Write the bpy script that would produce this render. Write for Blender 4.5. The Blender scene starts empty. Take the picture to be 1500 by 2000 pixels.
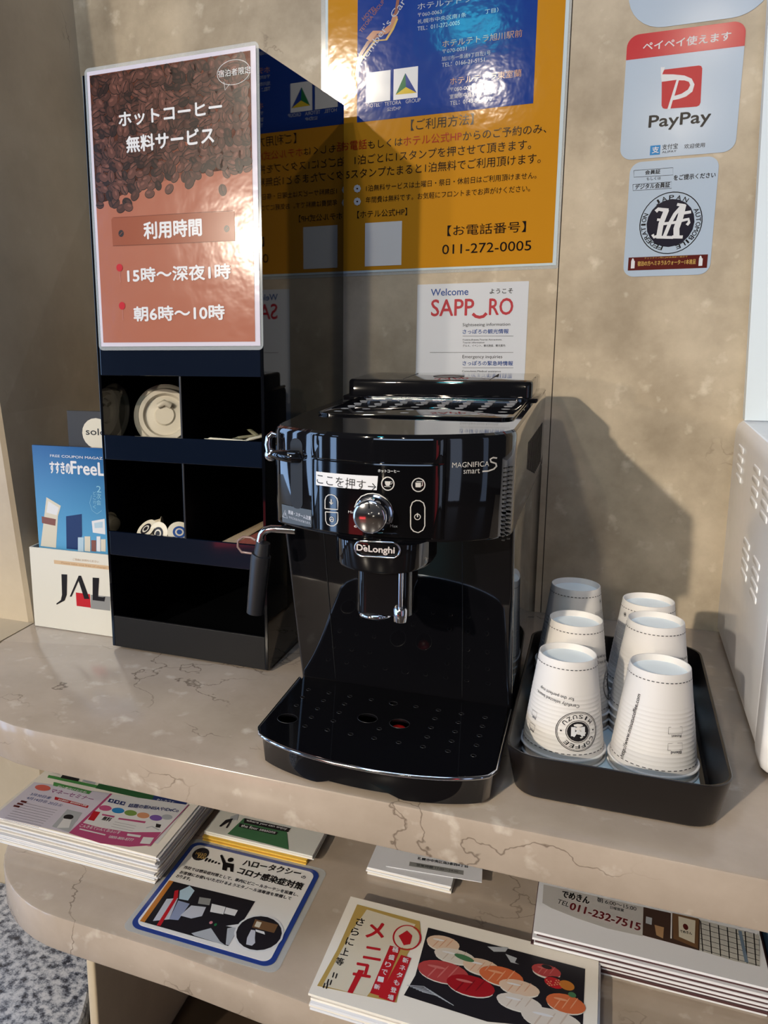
import bpy, bmesh, math, random
from mathutils import Vector, Matrix
random.seed(7)
S = bpy.context.scene
COL = S.collection
PI = math.pi

# ---------------------------------------------------------------- camera
cam_d = bpy.data.cameras.new('camera')
cam = bpy.data.objects.new('camera', cam_d); COL.objects.link(cam); S.camera = cam
cam_d.sensor_fit = 'VERTICAL'; cam_d.sensor_height = 24.0; cam_d.sensor_width = 18.0
cam_d.lens = 24.0 * 1690.19 / 2000.0
cam_d.shift_x = (750 - 450.74) / 2000.0
cam_d.shift_y = (955.90 - 1000) / 2000.0
cam_d.clip_start = 0.02; cam_d.clip_end = 60
_r = Vector((0.918267909, 0.395289520, -0.023027010))
_f = Vector((-0.391449552, 0.897519711, -0.203040923))
_u = Vector((-0.059592754, 0.195459876, 0.978899454))
_m = Matrix.Identity(4)
for i in range(3):
    _m[i][0] = _r[i]; _m[i][1] = _u[i]; _m[i][2] = -_f[i]
_m[0][3], _m[1][3], _m[2][3] = 0.12391, -1.26200, 0.43563
cam.matrix_world = _m

# ---------------------------------------------------------------- world, lights, exposure
S.view_settings.view_transform = 'Standard'; S.view_settings.look = 'None'
S.view_settings.gamma = 1.0; S.view_settings.use_curve_mapping = False
S.view_settings.exposure = 0.05
W = bpy.data.worlds.new('lobby'); S.world = W; W.use_nodes = True
bg = W.node_tree.nodes['Background']; bg.inputs['Color'].default_value = (0.95, 0.95, 1.0, 1); bg.inputs['Strength'].default_value = 0.045

def area(name, loc, target, sx, sy, power, col, shape='RECTANGLE', spread=180):
    d = bpy.data.lights.new(name, 'AREA'); d.shape = shape; d.size = sx; d.size_y = sy
    d.energy = power; d.color = col; d.spread = math.radians(spread)
    o = bpy.data.objects.new(name, d); COL.objects.link(o); o.location = loc
    v = Vector(target) - Vector(loc); o.rotation_euler = v.to_track_quat('-Z', 'Y').to_euler()
    return o
WARM = (1.0, 0.87, 0.70)
area('ceiling_spotlight', (-1.74, -5.1, 2.0), (0.05, -0.3, 0.0), 0.11, 0.11, 7.2, WARM, 'DISK', 34)
area('wall_lamp', (-2.25, -4.9, 0.9), (0, 0, 0.2), 0.14, 0.14, 45, WARM, 'DISK')
area('ceiling_spotlight', (-0.80, -5.6, 1.95), (0, 0, 0.2), 0.10, 0.10, 22, WARM, 'DISK')
area('ceiling_spotlight', (-0.50, -2.9, 2.0), (0, -0.3, 0.1), 0.12, 0.12, 14, WARM, 'DISK')
area('ceiling_spotlight', (0.56, -5.06, 2.0), (0, 0, 0.2), 0.06, 0.06, 4, WARM, 'DISK')
area('ceiling_spotlight', (0.61, -7.9, 2.0), (0, 0, 0.2), 0.10, 0.10, 8, WARM, 'DISK')
area('neon_sign_light', (-0.70, -4.25, 2.0), (0, 0, 0.3), 0.30, 0.10, 5.0, (0.05, 0.8, 1.0))
# daylight through the tall lobby windows on the left and front
for k, (x, y, w) in enumerate([(-2.8, -0.75, 0.34), (-2.9, -1.25, 0.16), (-3.0, -2.0, 0.34), (-3.1, -2.6, 0.22), (-3.0, -3.5, 0.34)]):
    area('window_daylight', (x, y, 0.3), (0, -0.3, 0.3), w, 2.3, 13.0 * w / 0.3, (0.40, 0.62, 1.0))
area('window_daylight', (2.05, -2.9, 0.2), (0, -0.3, 0.2), 0.36, 2.1, 2.6, (0.62, 0.74, 1.0))
area('window_daylight', (2.6, -2.1, 0.2), (0, -0.3, 0.2), 0.30, 2.1, 1.6, (0.50, 0.66, 1.0))
area('shop_sign_light', (1.72, -3.25, 0.2), (0, -0.3, 0.2), 0.16, 1.7, 0.9, (1.0, 0.06, 0.08))
area('shop_sign_light', (-1.7, -3.8, -0.75), (0, -0.3, 0.2), 0.7, 0.25, 0.7, (1.0, 0.05, 0.06))
for x, y, z in ((-1.15, -4.6, -0.25), (-0.75, -4.9, -0.1), (-0.45, -4.3, -0.45), (0.25, -4.8, -0.1)):
    area('glint_light', (x, y, z), (0, -0.4, 0.25), 0.03, 0.03, 0.12, (1.0, 0.85, 0.65), 'DISK')  # small unseen lights added to put highlight dots on the glossy machine
area('overhead_cool_fill', (0.0, -1.2, 2.1), (-0.1, -0.5, 0.0), 1.1, 0.8, 12, (0.52, 0.70, 1.0))  # unseen soft fill from above, added to cool the countertop and cup tops

# ---------------------------------------------------------------- materials
def lin(c):
    return tuple((x / 12.92 if x <= 0.04045 else ((x + 0.055) / 1.055) ** 2.4) for x in c)
def rgb(r, g, b): return lin((r / 255, g / 255, b / 255)) + (1.0,)
_mats = {}
def mat(name, col, rough=0.5, metal=0.0, coat=0.0, spec=0.5, trans=0.0, alpha=1.0, bump=None):
    if name in _mats: return _mats[name]
    m = bpy.data.materials.new(name); m.use_nodes = True
    nt = m.node_tree; b = nt.nodes['Principled BSDF']
    b.inputs['Base Color'].default_value = col; b.inputs['Roughness'].default_value = rough
    b.inputs['Metallic'].default_value = metal; b.inputs['Coat Weight'].default_value = coat
    b.inputs['Coat Roughness'].default_value = 0.03
    b.inputs['Specular IOR Level'].default_value = spec
    b.inputs['Transmission Weight'].default_value = trans; b.inputs['Alpha'].default_value = alpha
    # fine procedural variation so that no surface is a mathematically flat colour
    tc = nt.nodes.new('ShaderNodeTexCoord'); n = nt.nodes.new('ShaderNodeTexNoise'); n.inputs['Scale'].default_value = 60
    nt.links.new(tc.outputs['Object'], n.inputs['Vector'])
    mr = nt.nodes.new('ShaderNodeMapRange'); mr.inputs['To Min'].default_value = max(0, rough - 0.02); mr.inputs['To Max'].default_value = min(1, rough + 0.02)
    nt.links.new(n.outputs['Fac'], mr.inputs['Value']); nt.links.new(mr.outputs['Result'], b.inputs['Roughness'])
    if bump:
        n2 = nt.nodes.new('ShaderNodeTexNoise'); n2.inputs['Scale'].default_value = bump[0]; n2.inputs['Detail'].default_value = 3
        nt.links.new(tc.outputs['Object'], n2.inputs['Vector'])
        bp = nt.nodes.new('ShaderNodeBump'); bp.inputs['Strength'].default_value = bump[1]; bp.inputs['Distance'].default_value = bump[2]
        nt.links.new(n2.outputs['Fac'], bp.inputs['Height']); nt.links.new(bp.outputs['Normal'], b.inputs['Normal'])
    _mats[name] = m; return m

def marble(name, base, dark, light, vein=(0.10, 0.07, 0.05), rough=0.18, vscale=3.2, vwidth=0.012, vmask=0.52, flecks=0.35, seed=0.0, mottle=5.0, spec=0.5):
    m = bpy.data.materials.new(name); m.use_nodes = True; nt = m.node_tree; L = nt.links.new
    b = nt.nodes['Principled BSDF']; N = nt.nodes.new
    tc = N('ShaderNodeTexCoord'); mp = N('ShaderNodeMapping'); mp.inputs['Location'].default_value = (seed, seed * 1.7, seed * .6)
    L(tc.outputs['Object'], mp.inputs['Vector'])
    n1 = N('ShaderNodeTexNoise'); n1.inputs['Scale'].default_value = mottle; n1.inputs['Detail'].default_value = 8; n1.inputs['Roughness'].default_value = 0.62
    L(mp.outputs['Vector'], n1.inputs['Vector'])
    r1 = N('ShaderNodeValToRGB'); r1.color_ramp.elements[0].position = 0.33; r1.color_ramp.elements[0].color = dark
    r1.color_ramp.elements[1].position = 0.68; r1.color_ramp.elements[1].color = base
    L(n1.outputs['Fac'], r1.inputs['Fac'])
    # pale flecks
    n2 = N('ShaderNodeTexNoise'); n2.inputs['Scale'].default_value = 38; n2.inputs['Detail'].default_value = 4
    L(mp.outputs['Vector'], n2.inputs['Vector'])
    r2 = N('ShaderNodeMapRange'); r2.inputs['From Min'].default_value = 0.62; r2.inputs['From Max'].default_value = 0.76; r2.inputs['To Max'].default_value = flecks
    L(n2.outputs['Fac'], r2.inputs['Value'])
    mx = N('ShaderNodeMix'); mx.data_type = 'RGBA'; mx.inputs['B'].default_value = light
    L(r2.outputs['Result'], mx.inputs['Factor']); L(r1.outputs['Color'], mx.inputs['A'])
    # hairline veins
    nd = N('ShaderNodeTexNoise'); nd.inputs['Scale'].default_value = 9; nd.inputs['Detail'].default_value = 5
    L(mp.outputs['Vector'], nd.inputs['Vector'])
    vm = N('ShaderNodeMix'); vm.data_type = 'RGBA'; vm.blend_type = 'LINEAR_LIGHT'; vm.inputs['Factor'].default_value = 0.16
    L(mp.outputs['Vector'], vm.inputs['A']); L(nd.outputs['Color'], vm.inputs['B'])
    vo = N('ShaderNodeTexVoronoi'); vo.feature = 'DISTANCE_TO_EDGE'; vo.inputs['Scale'].default_value = vscale
    L(vm.outputs['Result'], vo.inputs['Vector'])
    rv = N('ShaderNodeMapRange'); rv.inputs['From Min'].default_value = 0; rv.inputs['From Max'].default_value = vwidth; rv.inputs['To Min'].default_value = 1; rv.inputs['To Max'].default_value = 0
    L(vo.outputs['Distance'], rv.inputs['Value'])
    n3 = N('ShaderNodeTexNoise'); n3.inputs['Scale'].default_value = 5.5; n3.inputs['Detail'].default_value = 3
    mp3 = N('ShaderNodeMapping'); mp3.inputs['Location'].default_value = (3.1, 1.2, 5); L(mp.outputs['Vector'], mp3.inputs['Vector']); L(mp3.outputs['Vector'], n3.inputs['Vector'])
    r3 = N('ShaderNodeMapRange'); r3.inputs['From Min'].default_value = vmask; r3.inputs['From Max'].default_value = vmask + 0.1
    L(n3.outputs['Fac'], r3.inputs['Value'])
    mu = N('ShaderNodeMath'); mu.operation = 'MULTIPLY'; L(rv.outputs['Result'], mu.inputs[0]); L(r3.outputs['Result'], mu.inputs[1])
    mu2 = N('ShaderNodeMath'); mu2.operation = 'MULTIPLY'; mu2.inputs[1].default_value = 0.8; L(mu.outputs[0], mu2.inputs[0])
    m2 = N('ShaderNodeMix'); m2.data_type = 'RGBA'; m2.inputs['B'].default_value = tuple(vein) + (1,)
    L(mu2.outputs[0], m2.inputs['Factor']); L(mx.outputs['Result'], m2.inputs['A'])
    L(m2.outputs['Result'], b.inputs['Base Color'])
    b.inputs['Roughness'].default_value = rough; b.inputs['Specular IOR Level'].default_value = spec
    return m
M_COUNTER = marble('counter_marble', rgb(176, 161, 146), rgb(150, 136, 121), rgb(222, 212, 198), rough=0.15, vscale=5.5, vwidth=0.011, vmask=0.46, seed=1.3)
M_WALL = marble('wall_marble', rgb(198, 183, 160), rgb(150, 136, 116), rgb(224, 213, 194), rough=0.6, spec=0.25, vscale=4.0, vwidth=0.008, vmask=0.6, flecks=0.5, seed=4.2, mottle=7)
M_PIER = marble('pier_marble', rgb(196, 180, 154), rgb(168, 152, 128), rgb(210, 198, 176), rough=0.35, vscale=3.0, vwidth=0.008, vmask=0.62, flecks=0.2, seed=7.7, mottle=4)
def granite():
    m = bpy.data.materials.new('speckled_granite'); m.use_nodes = True; nt = m.node_tree; L = nt.links.new; N = nt.nodes.new; b = nt.nodes['Principled BSDF']
    tc = N('ShaderNodeTexCoord'); n = N('ShaderNodeTexNoise'); n.inputs['Scale'].default_value = 95; n.inputs['Detail'].default_value = 4; n.inputs['Roughness'].default_value = 0.7
    L(tc.outputs['Object'], n.inputs['Vector'])
    r = N('ShaderNodeValToRGB'); e = r.color_ramp.elements
    e[0].position = 0.36; e[0].color = rgb(52, 54, 64); e[1].position = 0.62; e[1].color = rgb(214, 214, 218)
    for p, c in ((0.42, rgb(100, 104, 116)), (0.48, rgb(150, 154, 164)), (0.52, rgb(185, 187, 194))): x = e.new(p); x.color = c
    L(n.outputs['Fac'], r.inputs['Fac']); L(r.outputs['Color'], b.inputs['Base Color']); b.inputs['Roughness'].default_value = 0.3
    return m
M_GRANITE = granite()
BLK = mat('gloss_black_plastic', rgb(11, 11, 14), 0.045, coat=0.4)
BLK_ACR = mat('black_acrylic', rgb(7, 8, 12), 0.03, spec=0.3)
BLK_SAT = mat('satin_black_plastic', rgb(26, 26, 29), 0.38)
BLK_MAT = mat('matte_black_plastic', rgb(20, 19, 19), 0.5, spec=0.2)
BLK_DEEP = mat('dark_recess', rgb(8, 8, 9), 0.6)
CHROME = mat('chrome', rgb(215, 216, 222), 0.09, metal=1.0)
PAPER = mat('white_paper', rgb(214, 215, 220), 0.6)
PAPER_EDGE = mat('paper_edges', rgb(222, 216, 206), 0.8)
LAM = mat('clear_laminate', rgb(205, 212, 214), 0.12, trans=0.0, alpha=0.28)
WHITE_PL = mat('white_appliance_plastic', rgb(240, 240, 244), 0.22, coat=0.2)
CUPW = mat('cup_paper', rgb(208, 204, 200), 0.55)
CUP_IN = mat('cup_base_paper', rgb(228, 236, 238), 0.6)

# ---------------------------------------------------------------- helpers
def link(name, me, parent=None, mats=(), smooth=None):
    o = bpy.data.objects.new(name, me); COL.objects.link(o)
    for m in mats: me.materials.append(m)
    if parent is not None: o.parent = parent
    if smooth:
        me.polygons.foreach_set('use_smooth', [True] * len(me.polygons))
        me.set_sharp_from_angle(angle=math.radians(smooth))
    return o
def fin(name, bm, m, parent=None, smooth=None):
    bmesh.ops.recalc_face_normals(bm, faces=bm.faces[:])
    me = bpy.data.meshes.new(name); bm.to_mesh(me); bm.free()
    return link(name, me, parent, m if isinstance(m, (list, tuple)) else [m], smooth)
def thing(name, label, cat, loc=(0, 0, 0), rot=(0, 0, 0), group=None):
    o = bpy.data.objects.new(name, None); COL.objects.link(o); o.location = loc; o.rotation_euler = rot
    o.empty_display_size = 0.02
    o['label'] = label; o['category'] = cat
    if group: o['group'] = group
    return o
def tag(o, label, cat, group=None):
    o['label'] = label; o['category'] = cat
    if group: o['group'] = group
    return o
def struct(o): o['kind'] = 'structure'; return o
def box(bm, x0, x1, y0, y1, z0, z1, bev=0.0, seg=3, mi=0):
    r = bmesh.ops.create_cube(bm, size=1)
    vs = r['verts']
    for v in vs:
        v.co = Vector(((x0 + x1) / 2 + v.co.x * (x1 - x0), (y0 + y1) / 2 + v.co.y * (y1 - y0), (z0 + z1) / 2 + v.co.z * (z1 - z0)))
    fs = set(f for v in vs for f in v.link_faces)
    for f in fs: f.material_index = mi
    if bev:
        es = set(e for v in vs for e in v.link_edges)
        bmesh.ops.bevel(bm, geom=list(es), offset=bev, segments=seg, affect='EDGES', profile=0.5)
    return vs
def prism(bm, pts, z0, z1, top_in=0.0, mi=0):
    """closed outline pts (x,y) extruded from z0 to z1"""
    a = [bm.verts.new((x, y, z0)) for x, y in pts]; b = [bm.verts.new((x, y, z1)) for x, y in pts]
    n = len(pts); fs = [bm.faces.new(a[::-1]), bm.faces.new(b)]
    for i in range(n): fs.append(bm.faces.new((a[i], a[(i + 1) % n], b[(i + 1) % n], b[i])))
    for f in fs: f.material_index = mi
    return a, b
def stack_loops(bm, loops, cap0=True, cap1=True, mi=0):
    vs = [[bm.verts.new(p) for p in lp] for lp in loops]; n = len(vs[0]); fs = []
    for a, b in zip(vs, vs[1:]):
        for i in range(n): fs.append(bm.faces.new((a[i], a[(i + 1) % n], b[(i + 1) % n], b[i])))
    if cap0: fs.append(bm.faces.new(vs[0][::-1]))
    if cap1: fs.append(bm.faces.new(vs[-1]))
    for f in fs: f.material_index = mi
    return vs
def rrect(x0, x1, y0, y1, r, n=8):
    pts = []
    for cx, cy, a0 in ((x1 - r, y1 - r, 0), (x0 + r, y1 - r, 90), (x0 + r, y0 + r, 180), (x1 - r, y0 + r, 270)):
        for i in range(n + 1):
            a = math.radians(a0 + 90 * i / n); pts.append((cx + r * math.cos(a), cy + r * math.sin(a)))
    return pts
def lathe(bm, prof, seg=48, cx=0, cy=0, mi=0, cap=False):
    rows = []
    for r, z in prof:
        rows.append([bm.verts.new((cx + r * math.cos(2 * PI * i / seg), cy + r * math.sin(2 * PI * i / seg), z)) for i in range(seg)] if r > 1e-6 else [bm.verts.new((cx, cy, z))])
    for a, b in zip(rows, rows[1:]):
        for i in range(seg):
            j = (i + 1) % seg
            if len(a) == 1 and len(b) == 1: continue
            if len(a) == 1: f = bm.faces.new((a[0], b[i], b[j]))
            elif len(b) == 1: f = bm.faces.new((a[i], a[j], b[0]))
            else: f = bm.faces.new((a[i], a[j], b[j], b[i]))
            f.material_index = mi
def tube(bm, pts, r, seg=10, closed=False, mi=0, cap=True):
    P = [Vector(p) for p in pts]; n = len(P); rows = []; up = None
    for i in range(n):
        if closed: t = P[(i + 1) % n] - P[i - 1]
        else: t = P[min(i + 1, n - 1)] - P[max(i - 1, 0)]
        t.normalize()
        if up is None: up = Vector((0, 0, 1)) if abs(t.z) < 0.9 else Vector((1, 0, 0))
        a = t.cross(up).normalized(); up = a.cross(t).normalized()
        rr = r[i] if isinstance(r, (list, tuple)) else r
        rows.append([bm.verts.new(P[i] + a * rr * math.cos(2 * PI * k / seg) + up * rr * math.sin(2 * PI * k / seg)) for k in range(seg)])
    pairs = list(zip(rows, rows[1:])) + ([(rows[-1], rows[0])] if closed else [])
    for A_, B_ in pairs:
        for k in range(seg):
            f = bm.faces.new((A_[k], A_[(k + 1) % seg], B_[(k + 1) % seg], B_[k])); f.material_index = mi
    if cap and not closed: bm.faces.new(rows[0][::-1]).material_index = mi; bm.faces.new(rows[-1]).material_index = mi

# flat printed artwork -------------------------------------------------
PC = dict(ink=(26, 22, 24), red=(176, 42, 30), white=(238, 238, 240), silver=(186, 190, 205), copper=(150, 96, 80), copper2=(196, 140, 110), gold=(214, 176, 96), green=(40, 118, 70),
 blue=(38, 66, 150), yellow=(226, 196, 60), blue2=(36, 78, 150), crimson=(184, 30, 48), red2=(200, 34, 44), sky=(48, 140, 206), navyink=(34, 32, 48), maroon=(96, 34, 30), label=(158, 84, 56), label2=(120, 58, 38),
 dk=(44, 40, 42), pinkish=(206, 140, 130), cream=(228, 220, 200), redbrown=(140, 90, 80), navy=(40, 62, 110), skyl=(190, 216, 232), skyl2=(150, 205, 230), grey=(150, 150, 148), tan=(222, 190, 152), tan2=(190, 150, 110),
 night=(34, 32, 38), orange=(206, 128, 52), pale=(206, 208, 218), lilac=(150, 160, 190), pink=(220, 140, 150), greyl=(188, 192, 198), brown=(120, 88, 60), greenp=(84, 156, 84), green2=(52, 104, 62), navy2=(44, 60, 120),
 lilacp=(226, 220, 236), salmon=(224, 110, 96), purple=(160, 96, 150), greyt=(140, 136, 142), magenta=(196, 84, 132), rose=(206, 92, 140), olive=(126, 160, 80), peach=(220, 156, 116), violet=(128, 96, 176),
 leafgreen=(78, 128, 88), goldp=(198, 166, 92), creamp=(232, 222, 200), rice=(240, 234, 222), peachw=(236, 206, 180), salmonw=(224, 170, 140), whitef=(232, 222, 210), palef=(214, 196, 180), tunap=(190, 74, 74), tunal=(214, 120, 116),
 tuna=(170, 26, 36), tunad=(130, 16, 28), salmon2=(224, 116, 70), salmonl=(240, 170, 130), paper2=(206, 203, 200), wine=(120, 44, 48), brownd=(74, 54, 46), mapc=(206, 204, 196), skyd=(120, 140, 160), ringw=(214, 210, 204),
 label3=(84, 92, 100), silverm=(216, 206, 202), bean1=(44, 26, 22), bean2=(74, 44, 36), bean3=(98, 60, 50), bean4=(128, 82, 70), bean0=(26, 16, 15), orangep=(214, 150, 40), bluep=(34, 62, 140), posterpink=(190, 116, 92),
 magblue=(30, 112, 170), magblue2=(66, 150, 196))
_txt = {}
def text_geo(s, bold):
    k = (s, bold)
    if k in _txt: return _txt[k]
    cu = bpy.data.curves.new('t', 'FONT'); cu.body = s; cu.size = 1.0; cu.resolution_u = 3
    cu.offset = (0, 0.010, 0.018)[bold] if bold < 3 else 0.02
    ob = bpy.data.objects.new('t', cu); COL.objects.link(ob)
    dg = bpy.context.evaluated_depsgraph_get(); me = bpy.data.meshes.new_from_object(ob.evaluated_get(dg))
    vs = [(v.co.x, v.co.y) for v in me.vertices]; fs = [tuple(p.vertices) for p in me.polygons]
    bpy.data.objects.remove(ob); bpy.data.curves.remove(cu); bpy.data.meshes.remove(me)
    x0 = min(v[0] for v in vs); x1 = max(v[0] for v in vs); y0 = min(v[1] for v in vs); y1 = max(v[1] for v in vs)
    vs = [((x - x0) / (x1 - x0), (y - y0) / max(y1 - y0, 1e-6)) for x, y in vs]
    _txt[k] = (vs, fs, (x1 - x0) / max(y1 - y0, 1e-6)); return _txt[k]
def art(name, items, fn, parent, rough=0.35, lift=0.00012, maxseg=None, cut=None):
    """items in plane metres -> one mesh; fn(x, y, depth) -> Vector"""
    V, F, FM = [], [], []; cols = []; real = fn
    if cut: fn = lambda x, y, d: Vector((x, y, d))
    def ci(c):
        if c not in cols: cols.append(c)
        return cols.index(c)
    def poly(pts, col, lay, fn=None):
        if maxseg:
            q = []
            for (ax, ay), (bx, by) in zip(pts, pts[1:] + pts[:1]):
                k = max(1, int(math.hypot(bx - ax, by - ay) / maxseg))
                q += [(ax + (bx - ax) * i / k, ay + (by - ay) * i / k) for i in range(k)]
            pts = q
        n = len(V)
        V.extend([fn(x, y, lay * lift) for x, y in pts]); F.append(tuple(range(n, n + len(pts)))); FM.append(ci(col))
    def strip(inner, outer, col, lay, closed=True, fn=None):
        n = len(V); k = len(inner)
        V.extend([fn(x, y, lay * lift) for x, y in inner]); V.extend([fn(x, y, lay * lift) for x, y in outer])
        for i in range(k if closed else k - 1):
            j = (i + 1) % k; F.append((n + i, n + j, n + k + j, n + k + i)); FM.append(ci(col))
    inc = min(2e-6, lift * 0.9 / max(1, len(items))); base_fn = fn
    for ix_, it in enumerate(items):
        t = it[0]; fn = (lambda x, y, d, k=ix_ * inc: base_fn(x, y, d + k))
        if t == 't':
            _, s, x, y, w, h, rot, col, bold, lay = it
            vs, fs, _a = text_geo(s, 0); c, sn = math.cos(math.radians(rot)), math.sin(math.radians(rot))
            e = h * (0.0, 0.018, 0.032)[bold]   # heavier strokes: the glyphs printed again with a small shift
            for q_, (sx, sy) in enumerate(((0, 0),) if not bold else ((-e, 0), (e, 0), (0, e), (0, -e))):
                n = len(V)
                for a, b in vs: V.append(fn(x + sx + a * w * c - b * h * sn, y + sy + a * w * sn + b * h * c, lay * lift + q_ * 0.000004))
                for f in fs: F.append(tuple(n + i for i in f)); FM.append(ci(col))
        elif t == 'p': poly(list(it[1]), it[2], it[3], fn)
        elif t == 'e':
            _, x, y, rx, ry, rot, col, lay = it; c, sn = math.cos(math.radians(rot)), math.sin(math.radians(rot))
            poly([(x + rx * math.cos(a) * c - ry * math.sin(a) * sn, y + rx * math.cos(a) * sn + ry * math.sin(a) * c) for a in [2 * PI * i / 20 for i in range(20)]], col, lay, fn)
        elif t == 'o':
            _, x, y, rx, ry, th, rot, col, lay = it
            A_ = [2 * PI * i / 40 for i in range(40)]
            strip([(x + (rx - th) * math.cos(a), y + (ry - th) * math.sin(a)) for a in A_], [(x + rx * math.cos(a), y + ry * math.sin(a)) for a in A_], col, lay, True, fn)
        elif t == 'l':
            _, pts, w, col, lay = it; L_, R_ = [], []
            pts = [Vector(p) for p in pts]
            for i, p in enumerate(pts):
                d = (pts[min(i + 1, len(pts) - 1)] - pts[max(i - 1, 0)]).normalized(); nrm = Vector((-d.y, d.x)) * w / 2
                L_.append(tuple(p + nrm)); R_.append(tuple(p - nrm))
            strip(L_, R_, col, lay, False, fn)
    me = bpy.data.meshes.new(name); me.from_pydata([tuple(v) for v in V], [], F)
    for c in cols: me.materials.append(mat('print_%s_%d' % (c, int(rough * 100)), tuple(0.72 * v for v in rgb(*PC[c])[:3]) + (1,), rough, spec=0.3))
    me.polygons.foreach_set('material_index', FM); me.update()
    if cut:
        bm = bmesh.new(); bm.from_mesh(me); xs = [v.co.x for v in bm.verts]; x = min(xs) + cut
        while x < max(xs):
            bmesh.ops.bisect_plane(bm, geom=bm.verts[:] + bm.edges[:] + bm.faces[:], plane_co=(x, 0, 0), plane_no=(1, 0, 0)); x += cut
        for v in bm.verts: v.co = real(v.co.x, v.co.y, v.co.z)
        bm.to_mesh(me); bm.free()
    o = bpy.data.objects.new(name, me); COL.objects.link(o); o.parent = parent
    return o
def on_wall(x, z, d): return Vector((x, -0.0008 - d, z))
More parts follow.
